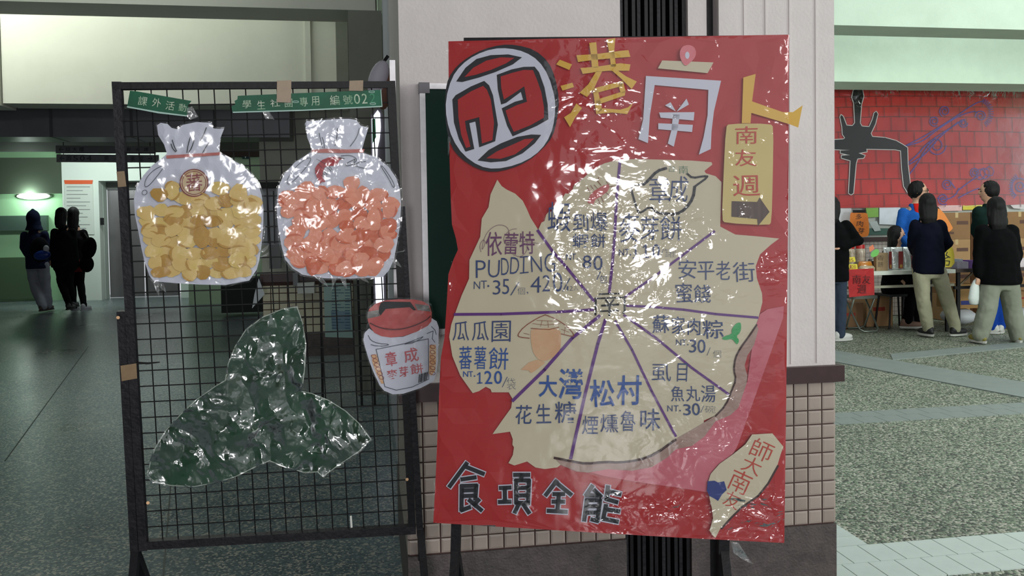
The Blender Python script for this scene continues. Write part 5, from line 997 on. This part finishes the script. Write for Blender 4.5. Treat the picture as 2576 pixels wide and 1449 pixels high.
for i, (pts, t, lab) in enumerate((([(2130, 648), (2150, 646), (2153, 658), (2134, 660)], '35', 'upper yellow price card clipped above the other card'), ([(2134, 665), (2156, 664), (2158, 677), (2138, 680)], '120', 'lower yellow price card reading 120 at the table edge'))):
    o = empty('price_card', PC.P(2145, pts[2][1], 0), lab, 'price card', 'yellow price cards'); m = MB(); m.sheet(PC, pts, 0, .002); mk('card', m, YC, o)
    m = MB(); w = (pts[1][0]-pts[0][0]-6)/len(t)
    for k, ch in enumerate(t): put(m, PC, ch, pts[0][0]+4+k*w, pts[0][1]+2, pts[0][0]+3+(k+1)*w, pts[0][1]+11, .002, -4)
    mk('digits', m, mat('price_ink', (150, 90, 40), .6), o)
o = mk('green_tag', MB().sheet(PC, smooth_loop([(2192, 634), (2206, 625), (2213, 632), (2208, 643), (2196, 648), (2190, 644)], 1), .01, .003), mat('tag_green', (112, 190, 90), .5)); tag(o, 'bright green price tag above the brown paper bag', 'tag')
o = mk('orange_tag', MB().sheet(PC, [(2186, 622), (2196, 615), (2200, 626), (2188, 634)], .01, .003), mat('tag_orange', (226, 124, 84), .5)); tag(o, 'small orange tag sticking up beside the green tag', 'tag')
o = empty('yellow_sign', PC.P(2388, 676), 'yellow card with black characters standing on the table by the navy jacket', 'sign')
m = MB(); m.sheet(PC, smooth_loop([(2362, 628), (2392, 618), (2400, 630), (2402, 672), (2366, 673)], 1), -.1, .006); mk('card', m, mat('card_gold', (204, 184, 60), .5), o)
m = MB()
for pts in ([(2383, 634), (2380, 642), (2390, 648)], [(2378, 650), (2388, 646)], [(2379, 656), (2389, 657), (2387, 667), (2380, 667)]): m.stroke(PC, pts, 2.2, -.098)
mk('lettering', m, DINK, o)
o = empty('orange_sign', atY(2375, 590, 10.9), 'plain orange card behind the shoulder of the navy jacket', 'sign')
PO = Plane(bw(0, 10.18, 0), -BN); m = MB(); m.sheet(PO, smooth_loop([(2352, 522), (2370, 528), (2396, 570), (2397, 576), (2384, 586), (2372, 590), (2355, 560)], 1), 0, .006); mk('card', m, mat('card_orange', (236, 140, 62), .5), o)
# small boxes on the dark table
for i, (x0, x1, y0, y1, c, lab) in enumerate(((2404, 2432, 659, 675, (186, 180, 196), 'white and blue carton on the dark table by the yellow sign'), (2433, 2450, 655, 674, (112, 70, 150), 'purple pouch on the dark table'), (2408, 2418, 652, 659, (200, 206, 216), 'small white packet on top of the carton'), (2556, 2600, 650, 670, (206, 196, 200), 'white printed carton at the outer end of the dark table'))):
    m = MB(); A0, A1 = ba(x0, bT0+.15, 665), ba(x1, bT0+.15, 665); zb_ = tz if i != 2 else zat(659, bT0+.12, 2410)+.002
    m.bbox(A0, A1, bT0+.12, bT0+.24, zb_, zat(y0, bT0+.12, x0)); o = mk('snack_carton', m, mat('carton%d' % i, c, .5, var=.15, vs=20)); tag(o, lab, 'box', 'small goods on the dark table')
# cardboard box stacks behind the table
CB = mat('cardboard', (170, 134, 92), .75, var=.06, vs=6); CB2 = mat('cardboard_dark', (142, 106, 70), .75, var=.08, vs=6); TP = mat('box_tape', (196, 168, 122), .4); BP = mat('box_print', (96, 66, 56), .7)
def carton(x0, x1, z0, z1, b0, dep, lab, grp, c=CB, prt=None):
    A0, A1 = ba(x0, b0, 600), ba(x1, b0, 600); o = empty('cardboard_box', bw((A0+A1)/2, b0+dep/2, z0), lab, 'box', grp)
    m = MB(); m.bbox(A0, A1, b0, b0+dep, z0, z1-.002); mk('carton', m, c, o)
    m = MB(); cxx = (A0+A1)/2; m.bbox(cxx-.022, cxx+.022, b0-.0015, b0+.01, z1-.07, z1-.004); m.bbox(cxx-.022, cxx+.022, b0-.0015, b0+dep, z1-.003, z1-.0005); mk('box_tape', m, TP, o)
    w = A1-A0
    m = MB(); m.bbox(A0+w*.5, A0+w*.92, b0-.0012, b0+.001, z0+(z1-z0)*.55, z0+(z1-z0)*.68); mk('printed_strip', m, prt or BP, o); m = MB(); m.bbox(A0+w*.1, A0+w*.4, b0-.0012, b0+.001, z0+(z1-z0)*.2, z0+(z1-z0)*.28); mk('printed_strip', m, prt or BP, o)
for ci, (x0, x1, bb_, nm) in enumerate(((2372, 2441, 10.2, 'by the orange sign'), (2458, 2522, 10.22, 'behind the man in the dark top'), (2530, 2600, 10.18, 'at the outer edge'))):
    zt = zat(534, 10.2, 2440); n = 4
    for k in range(n):
        carton(x0, x1, zt*k/n, zt*(k+1)/n, bb_, .42, ('floor level', 'second from the floor', 'third from the floor', 'topmost')[k]+' brown carton of the stack '+nm, 'stacked cartons behind the table', (CB, CB2)[(ci+k) % 2])
m = MB(); m.bbox(ba(2443, 10.3, 600), ba(2457, 10.3, 600), 10.30, 10.55, 0, zat(534, 10.3, 2450)); o = mk('box_side_strip', m, mat('card_shadow', (112, 74, 48), .8)); tag(o, 'dark brown strip as the shaded box side between two carton stacks', 'cardboard')  # dark strip carries the shaded side of a carton in its colour
for k, (x0, x1, y0, y1, bb_, lab, pc) in enumerate(((2104, 2172, 764, 828, 9.75, 'brown carton on the floor under the red cloth', (124, 92, 62)), (2180, 2246, 744, 822, 9.85, 'brown carton with red print on the floor behind the stool', (160, 124, 84)), (2402, 2462, 716, 781, 9.6, 'brown carton with blue print under the dark table', (160, 122, 74)), (2544, 2600, 734, 792, 9.6, 'brown carton under the dark table at the outer edge', (158, 118, 76)))):
    A0, A1 = ba(x0, bb_, 780), ba(x1, bb_, 780); zb_ = 0 if k < 2 else .22; zt = zat(y0, bb_, x0)
    if k >= 2:
        m = MB(); m.ell(bw((A0+A1)/2, bb_+.16, .108), (BA, BN, BZ), ((A1-A0)*.62, .22, .108), 16, 8); s_ = mk('white_sack', m, mat('sack_white', (196, 198, 204), .5, bump=.4, bs=12), smooth=True); tag(s_, 'soft white sack under the '+('blue printed carton' if k == 2 else 'outermost carton'), 'sack', 'white sacks under the dark table')
    o = empty('cardboard_box', bw((A0+A1)/2, bb_+.2, zb_), lab, 'box', 'cartons under the tables'); m = MB(); m.bbox(A0, A1, bb_, bb_+.35, zb_, zt); mk('carton', m, mat('cartonb%d' % k, pc, .75, var=.08, vs=6), o)
    m = MB(); w = A1-A0; m.bbox(A0+w*.25, A0+w*(.95 if k == 2 else .7), bb_-.002, bb_+.001, zb_+(zt-zb_)*(.15 if k == 2 else .5), zb_+(zt-zb_)*(.32 if k == 2 else .62)); mk('printed_strip', m, mat('blue_print', (40, 50, 120), .7) if k == 2 else mat('red_print', (150, 50, 36), .7), o)
# folding stool
sto = empty('folding_stool', floorpt(2165, 835), 'grey tubular folding stool in front of the red cloth', 'stool')
sc = floorpt(2165, 832); a_, b_ = sc.dot(BA), sc.dot(BN); hz_ = .40; TUB = mat('tube_grey', (116, 124, 116), .35, metal=.6)
m = MB(); m.bbox(a_-.17, a_+.15, b_-.12, b_+.12, hz_, hz_+.035); mk('seat', m, mat('seat_grey', (88, 92, 84), .5), sto)
for s in (-1, 1):
    m = MB(); m.tube([bw(a_-.15, b_+s*.1, hz_), bw(a_-.10, b_-s*.14, .04), bw(a_-.06, b_-s*.17, .014), bw(a_+.1, b_-s*.17, .014), bw(a_+.14, b_-s*.14, .04), bw(a_+.12, b_+s*.1, hz_)], .011, 8); mk('leg_frame', m, TUB, sto, smooth=True)
# ================================================================== PEOPLE
SKIN = mat('skin', (206, 160, 134), .55, var=.04, vs=20); HAIR = mat('hair_black', (9, 8, 9), .5, spec=.25, bump=.4, bs=70, stretch=(6, 6, .6))
EYE = mat('eye_dark', (24, 20, 20), .3); LIP = mat('lip', (160, 84, 78), .5)
def remesh(mb, vox=.014, it=4, fac=.5):
    me = bpy.data.meshes.new('t'); me.from_pydata([tuple(p) for p in mb.v], [], mb.f); o = bpy.data.objects.new('t', me); COL.objects.link(o)
    r = o.modifiers.new('r', 'REMESH'); r.mode = 'VOXEL'; r.voxel_size = vox; r.adaptivity = 0.0
    s = o.modifiers.new('s', 'SMOOTH'); s.iterations = it; s.factor = fac
    e = bpy.data.meshes.new_from_object(o.evaluated_get(bpy.context.evaluated_depsgraph_get()))
    out = MB(); out.v = [v.co.copy() for v in e.vertices]; out.f = [tuple(p.vertices) for p in e.polygons]
    bpy.data.objects.remove(o); bpy.data.meshes.remove(me); bpy.data.meshes.remove(e); return out
def limb(mb, pts, rad, seg=12):
    mb.tube(pts, rad, seg)
    for p, r in zip(pts, rad): mb.ell(p, ((1, 0, 0), (0, 1, 0), (0, 0, 1)), (r*.995,)*3, 12, 8)
def ang(deg): r = math.radians(deg); return Vector((math.sin(r), math.cos(r), 0))   # 0 = away from camera, 90 = to the right
def person(label, d, J, face, colors, group=None, head_face=None, head_r=.098, hair_len=.0, hood=None, hem=None, bulk=1.0, tilt=0, glasses=False, shoe_h=.0, sole=None, jacket_open=None, sit=False, arm_r=.052):
    """J: joints as (px, py, dy): column and row in the picture and distance behind (+) or before (-) the person's own plane"""
    def W(k):
        v = J[k]; return atY(v[0], v[1], d+(v[2] if len(v) > 2 else 0))
    F = ang(face); Rr = Vector((F.y, -F.x, 0)); HF = ang(head_face if head_face is not None else face); HR = Vector((HF.y, -HF.x, 0))
    Hd, Nk = W('head'), W('neck'); SL, SR = W('sl'), W('sr'); HL, HRp = W('hl'), W('hr'); mid = (HL+HRp)/2; ch = (SL+SR)/2
    base = Vector((mid.x, mid.y, 0))
    root = empty('person', base, label, 'person', group)
    hs = head_r
    # ---- body (skin), one continuous surface
    m = MB(); hz = Vector((0, 0, 1))
    m.ell(Hd, (HR, HF, hz), (hs*.76, hs*.92, hs*1.16), 18, 14); m.ell(Hd+HF*hs*.28-hz*hs*.55, (HR, HF, hz), (hs*.52, hs*.55, hs*.58), 14, 10)
    m.ell(Hd+HF*hs*.93-hz*hs*.12, (HR, HF, hz), (hs*.13, hs*.2, hs*.24), 10, 8)
    for s in (-1, 1): m.ell(Hd+HR*(s*hs*.77)-hz*hs*.08, (HR, HF, hz), (hs*.10, hs*.17, hs*.28), 10, 8)
    limb(m, [Nk-hz*.05, Hd-hz*hs*.7], [.058, .05])
    sh = (SR-SL).length/2; X = (SR-SL).normalized(); Yv = X.cross(hz).normalized()
    m.rings([(mid-hz*.06, X, Yv, .13, .09), (mid+hz*.05, X, Yv, .14, .10), (mid*.5+ch*.5, X, Yv, .12, .085), (ch-hz*.08, X, Yv, sh*.95, .10), (ch, X, Yv, sh*.8, .075), (Nk, X, Yv, .06, .055)], 16)
    for sd, S0, E0, W0 in ((-1, 'sl', 'el', 'wl'), (1, 'sr', 'er', 'wr')):
        if E0 not in J: continue
        a, b, c = W(S0), W(E0), W(W0); limb(m, [a, b, c], [.045, .036, .026])
        # hand: palm and five curled fingers
        dv = (c-b).normalized(); sdv = X*sd; nv = dv.cross(sdv).normalized()
        pm = c+dv*.045; m.ell(pm, (sdv, nv, dv), (.034, .017, .05), 10, 8)
        for fi, (o_, ln) in enumerate(((-.026, .058), (-.009, .068), (.009, .064), (.026, .05))):
            p0 = pm+dv*.032+sdv*o_; p1 = p0+dv*ln*.55+nv*.012; p2 = p1+dv*ln*.4+nv*.03; m.tube([p0, p1, p2], [.0095, .0088, .0075], 6)
        p0 = pm-dv*.01-sdv*.03; m.tube([p0, p0+dv*.03-sdv*.022+nv*.01, p0+dv*.055-sdv*.018+nv*.026], [.011, .010, .008], 6)
    for S0, K0, A0 in (('hl', 'kl', 'al'), ('hr', 'kr', 'ar')): limb(m, [W(S0), W(K0), W(A0)], [.075, .05, .036])
    mk('body', remesh(m, .011, 3), SKIN, root, smooth=True)
    # ---- face
    for s in (-1, 1):
        e = Hd+HF*hs*.86+HR*(s*hs*.30)+hz*hs*.05; b = MB(); b.ell(e, (HR, HF, hz), (hs*.12, hs*.07, hs*.06), 10, 6); mk('eye', b, EYE, root)
        b = MB(); b.tube([e+HF*.006+hz*hs*.2-HR*hs*.16, e+HF*.01+hz*hs*.25, e+HF*.006+hz*hs*.2+HR*hs*.16], hs*.035, 6); mk('eyebrow', b, HAIR, root)
    b = MB(); b.ell(Hd+HF*hs*.84-hz*hs*.55, (HR, HF, hz), (hs*.24, hs*.06, hs*.07), 10, 6); mk('mouth', b, LIP, root)
    if glasses:
        b = MB()
        for s in (-1, 1):
            c0 = Hd+HF*hs*.98+HR*(s*hs*.32)+hz*hs*.05; b.tube([c0+HR*(.03*math.cos(t))+hz*(.021*math.sin(t)) for t in [i*math.pi/6 for i in range(13)]], .0028, 5)
            b.tube([c0+HR*s*.03, Hd+HR*(s*hs*.8)+hz*hs*.05], .0025, 5)
        mk('glasses', b, mat('glasses_dark', (20, 20, 24), .3), root)
    # ---- trousers
    C = colors; lw = C.get('leg_r', (.098, .072, .058)); tr = MB()
    tr.rings([(mid-hz*.10, X, Yv, .15*bulk, .115), (mid, X, Yv, .172*bulk, .13), (mid+hz*.10, X, Yv, .155*bulk, .12)], 18)
    for S0, K0, A0 in (('hl', 'kl', 'al'), ('hr', 'kr', 'ar')): limb(tr, [W(S0), W(S0)*.5+W(K0)*.5, W(K0), W(K0)*.5+W(A0)*.5, W(A0)], [lw[0], (lw[0]+lw[1])/2, lw[1], (lw[1]+lw[2])/2+.004, lw[2]])
    tr = remesh(tr, .014, 4)
    for k, v in enumerate(tr.v):
        q = noise.noise(v*9)*.010+noise.noise(v*23)*.004; tr.v[k] = v+Vector((q, q*.5, 0))
    to = mk('trousers', tr, C['trousers'], root, smooth=True)
    # ---- jacket
    jk = MB(); hm = hem if hem else .08; wj = bulk
    jk.rings([(mid-hz*hm, X, Yv, .185*wj, .145*wj), (mid+hz*.05, X, Yv, .185*wj, .145*wj), (mid*.5+ch*.5, X, Yv, .175*wj, .14*wj), (ch-hz*.10, X, Yv, max(.17, sh*1.0)*wj, .14*wj), (ch-hz*.01, X, Yv, sh*.95, .11*wj), (ch+hz*.035, X, Yv, sh*.55, .085), (Nk+hz*.0, X, Yv, .075, .07)], 20)
    for S0, E0, W0 in (('sl', 'el', 'wl'), ('sr', 'er', 'wr')):
        if E0 not in J: continue
        a, b, c = W(S0), W(E0), W(W0); limb(jk, [a, a*.5+b*.5, b, b*.4+c*.6, c], [arm_r*1.3, arm_r*1.2, arm_r*1.1, arm_r, arm_r*.85])
    jk = remesh(jk, .015, 4)
    for k, v in enumerate(jk.v):
        q = noise.noise(v*8)*.014+noise.noise(v*19)*.006; jk.v[k] = v+Yv*q+X*q*.4
    mk('jacket', jk, C['jacket'], root, smooth=True)
    if 'shirt' in C:
        b = MB(); b.rings([(ch-hz*.24+F*.112, Rr, F, .055, .03), (ch-hz*.04+F*.085, Rr, F, .075, .03), (Nk+F*.035, Rr, F, .06, .035)], 14); mk('shirt', b, C['shirt'], root, smooth=True)
    if C.get('collar'):
        b = MB(); b.tube([Nk+(Rr*math.cos(t)+F*math.sin(t)*.8)*.085+hz*.0 for t in [i*math.pi/8 for i in range(17)]], .022, 8); mk('collar', b, C['collar'], root, smooth=True)
    if hood:
        b = MB(); b.ell(Hd+hz*.012-HF*.015, (HR, HF, hz), (hs*1.12, hs*1.12, hs*1.4), 16, 12); b.rings([(Nk-hz*.03, Rr, F, .15, .12), (Nk+hz*.05, Rr, F, .11, .11), (Hd-hz*.05, HR, HF, hs*1.1, hs*1.05)], 16); b.ell(Hd+hz*hs*1.25-HF*.02, (HR, HF, hz), (.03, .04, .05), 10, 8)
        mk('hood', remesh(b, .012, 4), hood, root, smooth=True)
    else:
        b = MB(); b.ell(Hd-HF*hs*.16+hz*hs*.16, (HR, HF, hz), (hs*.92, hs*.98, hs*1.10), 18, 14)
        if hair_len > 0:
            k = hair_len; b.rings([(Hd-HF*hs*.30+hz*hs*.3, HR, HF, hs*.88, hs*.75), (Hd-HF*hs*.36-hz*k*.3, HR, HF, hs*1.0, hs*.72), (Hd-HF*hs*.5-hz*k*.7, HR, HF, hs*.98, hs*.62), (Hd-HF*hs*.55-hz*k, HR, HF, hs*.72, hs*.4)], 16)
            for s in (-1, 1): b.tube([Hd+HR*s*hs*.72+hz*hs*.5-HF*hs*.15, Hd+HR*s*hs*.86-hz*k*.3-HF*hs*.35, Hd+HR*s*hs*.8-hz*k*.75-HF*hs*.4], [hs*.26, hs*.28, hs*.16], 8)
        hm_ = remesh(b, .011, 3)
        for kk, v in enumerate(hm_.v):
            q = noise.noise(Vector((v.x*60, v.y*60, v.z*7)))*.006; dd = (v-Hd); hm_.v[kk] = v+dd.normalized()*q
        # clear the face
        lim = hs*.55
        hm2 = MB(); keep = {}
        for kk, v in enumerate(hm_.v):
            r_ = v-Hd; f_ = r_.dot(HF); 
            if f_ > hs*.35 and r_.z < hs*.42 and abs(r_.dot(HR)) < hs*.62: hm_.v[kk] = v-HF*(f_-hs*.35)
        mk('hair', hm_, C.get('hair', HAIR), root, smooth=True)
    # ---- shoes
    for A0, key in (('al', 'tl'), ('ar', 'tr')):
        a = W(A0); td = ang(J[key]) if isinstance(J.get(key), (int, float)) else F; g = max(0, a.z-.085); a = Vector((a.x, a.y, g)); sd2 = Vector((td.y, -td.x, 0))
        b = MB(); b.ell(a+td*.045+hz*.045, (sd2, td, hz), (.046, .135, .042), 16, 8); b.ell(a-td*.02+hz*.07, (sd2, td, hz), (.045, .06, .055), 12, 8); s0 = mk('shoe', remesh(b, .009, 3), C['shoe'], root, smooth=True)
        b = MB(); b.rings([(a+td*.045+hz*.001, sd2, td, .046, .132), (a+td*.045+hz*.024, sd2, td, .05, .138)], 18); mk('shoe_sole', b, C.get('sole', C['shoe']), s0)
    return root, W, (F, Rr, hz, X, Yv)
def cloth(n, c, v=.1, **k): return mat(n, c, .9, spec=.1, var=v, vs=9, bump=.2, bs=40, **k)
# -- courtyard people
JN = cloth('navy_jacket', (12, 15, 30)); KH = cloth('khaki_cotton', (158, 156, 132)); BK = cloth('black_coat', (8, 9, 11)); GRY = cloth('grey_trousers', (132, 136, 122)); JE = cloth('blue_jeans', (52, 62, 78))
person('person seen from behind in navy jacket and khaki trousers standing at the white table', 9.75, dict(head=(2331, 512), neck=(2331, 546), sl=(2302, 566, -.02), sr=(2364, 566, .02), el=(2293, 614, .06), wl=(2304, 640, .26), er=(2384, 612, .06), wr=(2362, 638, .25), hl=(2316, 678), hr=(2356, 678), kl=(2322, 756, -.05), kr=(2382, 752, .05), al=(2335, 826, 0), ar=(2404, 826, .04), tl=-12, tr=68), 0,
       dict(jacket=JN, trousers=KH, shoe=mat('shoe_black', (20, 20, 22), .5), sole=mat('sole_white', (190, 190, 184), .6), leg_r=(.098, .078, .062)), hair_len=.24, hem=.05, group='people at the stall')
r_, W, fr = person('person seen from behind in long black coat and grey trousers with olive shoes', 9.22, dict(head=(2504, 522), neck=(2505, 556), sl=(2472, 582, -.02), sr=(2544, 582, .02), el=(2464, 640, 0), wl=(2462, 690, -.02), er=(2556, 640, .02), wr=(2550, 672, .2), hl=(2492, 706), hr=(2536, 706), kl=(2484, 776, -.04), kr=(2546, 774, .05), al=(2466, 842, -.02), ar=(2560, 845, .05), tl=-10, tr=12), 0,
       dict(jacket=BK, trousers=GRY, shoe=mat('shoe_olive', (128, 118, 48), .6), sole=mat('sole_white', (190, 190, 184), .6), leg_r=(.112, .096, .086)), hair_len=.26, hem=.04, bulk=1.22, arm_r=.062, group='people at the stall')
person('man with dark hair in dark top and blue track trousers behind the black coated figure', 9.95, dict(head=(2487, 482), neck=(2489, 512), sl=(2462, 532, 0), sr=(2516, 532, 0), el=(2454, 580, .1), wl=(2470, 612, .25), er=(2524, 580, .1), wr=(2510, 612, .25), hl=(2490, 650), hr=(2512, 650), kl=(2494, 742, 0), kr=(2514, 742, 0), al=(2494, 822, 0), ar=(2516, 820, .04), tl=-60, tr=30), -20,
       dict(jacket=cloth('dark_green_top', (24, 44, 40)), trousers=cloth('royal_blue', (22, 62, 150)), shoe=mat('shoe_white', (196, 196, 192), .5), leg_r=(.09, .07, .062)), head_face=-75, head_r=.105, group='people at the stall')
r_, W, fr = person('young man in blue jacket, red shirt and glasses behind the white table', 10.75, dict(head=(2310, 482), neck=(2302, 512), sl=(2272, 536, .0), sr=(2332, 536, 0), el=(2262, 590, -.05), wl=(2286, 612, -.3), er=(2340, 590, -.05), wr=(2326, 612, -.3), hl=(2286, 660), hr=(2318, 660), kl=(2288, 745, 0), kr=(2318, 745, 0), al=(2288, 815, 0), ar=(2318, 815, 0)), 160,
       dict(jacket=cloth('blue_windbreaker', (34, 92, 176)), trousers=cloth('dark_trousers', (30, 30, 36)), shirt=cloth('red_shirt', (190, 34, 30)), shoe=mat('shoe_black', (20, 20, 22), .5)), head_face=120, head_r=.112, glasses=True, group='people at the stall')
person('person with long black hair in dark clothes sitting behind the table facing the outer side', 10.62, dict(head=(2256, 592), neck=(2254, 622), sl=(2236, 636, -.1), sr=(2268, 636, .1), el=(2236, 676, -.12), wl=(2262, 700, -.15), er=(2270, 676, .12), wr=(2290, 700, .1), hl=(2248, 722, -.1), hr=(2254, 722, .1), kl=(2296, 722, -.1), kr=(2300, 726, .12), al=(2282, 808, -.2), ar=(2304, 806, .05), tl=100, tr=100), 80,
       dict(jacket=cloth('black_jumper', (8, 8, 10)), trousers=cloth('black_trousers', (7, 7, 9)), shoe=mat('shoe_brown', (120, 92, 78), .6), sole=mat('sole_white', (190, 190, 184), .6)), hair_len=.22, head_r=.1, hem=.0, head_face=122, group='people at the stall')
person('person in black jacket and blue jeans with white shoes partly hidden by the pillar', 9.55, dict(head=(2092, 520), neck=(2092, 550), sl=(2064, 570, 0), sr=(2128, 568, 0), el=(2060, 620, -.1), wl=(2066, 660, -.1), er=(2160, 606, -.04), wr=(2118, 622, -.12), hl=(2078, 690), hr=(2108, 690), kl=(2080, 770), kr=(2114, 768, 0), al=(2084, 840), ar=(2112, 842), tl=60, tr=70), 40,
       dict(jacket=BK, trousers=JE, shoe=mat('shoe_white', (196, 196, 192), .5)), hair_len=.2, group='people at the stall')
# stool for the seated person
a_, b_ = (lambda p: (p.dot(BA), p.dot(BN)))(atY(2250, 760, 10.62)); so = empty('stall_stool', bw(a_, b_, 0), 'dark stool under the seated person behind the table', 'stool')
m = MB(); m.bbox(a_-.17, a_+.17, b_-.16, b_+.16, .40, .43); mk('seat', m, BLACK, so)
for i in (-1, 1):
    for j in (-1, 1): m = MB(); m.tube([bw(a_+i*.13, b_+j*.12, .40), bw(a_+i*.17, b_+j*.15, 0)], .012, 8); mk('leg', m, BLACK, so)
# plastic bag held by the black coated figure
bgp = empty('plastic_bag', atY(2452, 760, 9.3), 'white plastic carrier bag hanging from the hand of the black coated figure', 'bag')
m = MB(); c = atY(2452, 722, 9.22); m.rings([(atY(2462, 696, 9.22), (1, 0, 0), (0, 1, 0), .012, .012), (atY(2455, 706, 9.22), (1, 0, 0), (0, 1, 0), .028, .02), (c, (1, 0, 0), (0, 1, 0), .048, .03), (atY(2450, 750, 9.22), (1, 0, 0), (0, 1, 0), .062, .035), (atY(2452, 764, 9.22), (1, 0, 0), (0, 1, 0), .055, .03), (atY(2453, 767, 9.22), (1, 0, 0), (0, 1, 0), .03, .015)], 14)
mk('bag_body', m, mat('bag_white', (206, 214, 210), .5, bump=.5, bs=14), bgp, smooth=True)
# -- corridor people
r_, W, fr = person('person in dark hooded jacket and grey trousers with a backpack walking down the corridor', 14.3, dict(head=(85, 550), neck=(86, 575), sl=(62, 592, 0), sr=(112, 590, 0), el=(58, 622, .0), wl=(70, 645, .12), er=(120, 622, .0), wr=(124, 650, .1), hl=(80, 664), hr=(108, 664), kl=(86, 714, .02), kr=(114, 716, .05), al=(107, 770, -.05), ar=(120, 768, .1), tl=5, tr=0), 5,
       dict(jacket=cloth('indigo_jacket', (24, 28, 52)), trousers=cloth('pale_grey_trousers', (128, 132, 142)), shoe=mat('shoe_dark_brown', (60, 50, 46), .6), leg_r=(.10, .082, .074)), hood=cloth('indigo_hood', (20, 26, 48)), hem=.0, group='people in the corridor')
bp_ = empty('backpack', atY(100, 655, 14.1), 'black and blue backpack worn by the hooded person', 'backpack'); c = atY(100, 628, 14.12)
m = MB(); m.ell(c, ((1, 0, 0), (0, 1, 0), (0, 0, 1)), (.16, .09, .21), 16, 12); mk('pack', m, cloth('pack_black', (20, 20, 26)), bp_, smooth=True)
m = MB(); m.ell(atY(106, 642, 14.03), ((1, 0, .1), (0, 1, 0), (0, 0, 1)), (.14, .06, .08), 16, 10); mk('front_pocket', m, mat('pocket_blue', (24, 52, 130), .4), bp_, smooth=True)
m = MB(); m.ell(atY(116, 626, 14.03), ((1, 0, 0), (0, 1, 0), (0, 0, 1)), (.05, .03, .06), 12, 8); mk('white_patch', m, mat('patch_white', (180, 182, 190), .6), bp_, smooth=True)
person('dark haired person in black coat over a dark red skirt walking beside the backpacker', 14.0, dict(head=(156, 540), neck=(158, 566), sl=(138, 584, 0), sr=(182, 584, .05), el=(134, 622, 0), wl=(138, 652, .08), er=(186, 622, .05), wr=(182, 652, .15), hl=(152, 664, 0), hr=(176, 664, .05), kl=(152, 708, .02), kr=(174, 712, .05), al=(174, 766, -.1), ar=(184, 760, .15), tl=0, tr=0), 10,
       dict(jacket=cloth('black_coat2', (14, 14, 18)), trousers=cloth('black_tights', (14, 14, 18)), shoe=mat('boot_black', (18, 18, 20), .5), leg_r=(.09, .062, .052)), hair_len=.22, hem=.06, bulk=1.15, group='people in the corridor')
sk = MB(); c = atY(176, 654, 14.15); c2 = atY(176, 684, 14.15); sk.rings([(c, (1, 0, 0), (0, 1, 0), .17, .13), (c2, (1, 0, 0), (0, 1, 0), .19, .15)], 18)
mk('skirt', sk, cloth('dark_red_skirt', (92, 22, 28)), bpy.data.objects['person.007'], smooth=True)
person('long haired person in black coat carrying a large black shoulder bag down the corridor', 14.55, dict(head=(186, 538), neck=(188, 566), sl=(168, 584, .0), sr=(210, 586, 0), el=(164, 622, 0), wl=(168, 648, .1), er=(222, 622, 0), wr=(220, 652, .08), hl=(178, 664, .0), hr=(204, 664, 0), kl=(182, 712, .02), kr=(202, 712, .02), al=(186, 772, .0), ar=(212, 769, -.1), tl=0, tr=10), 8,
       dict(jacket=cloth('black_coat3', (18, 16, 20)), trousers=cloth('black_tights', (14, 14, 18)), shoe=mat('shoe_pale', (150, 150, 156), .5), leg_r=(.085, .06, .05)), hair_len=.34, hem=.08, bulk=1.1, group='people in the corridor')
sb = empty('shoulder_bag', atY(222, 684, 14.1), 'large black shoulder bag of the long haired person in the corridor', 'bag')
m = MB(); m.ell(atY(224, 624, 14.1), ((1, 0, -.2), (0, 1, 0), (.2, 0, 1)), (.12, .07, .18), 16, 10); mk('bag_body', m, cloth('bag_black', (14, 14, 16)), sb, smooth=True)
m = MB(); m.ell(atY(218, 664, 14.1), ((1, 0, 0), (0, 1, 0), (0, 0, 1)), (.12, .06, .14), 16, 10); mk('lower_bag', m, cloth('bag_black', (14, 14, 16)), sb, smooth=True)
m = MB(); m.tube([atY(212, 586, 14.16), atY(222, 602, 14.1), atY(226, 618, 14.1)], .012, 6); mk('strap', m, BLACK, sb)
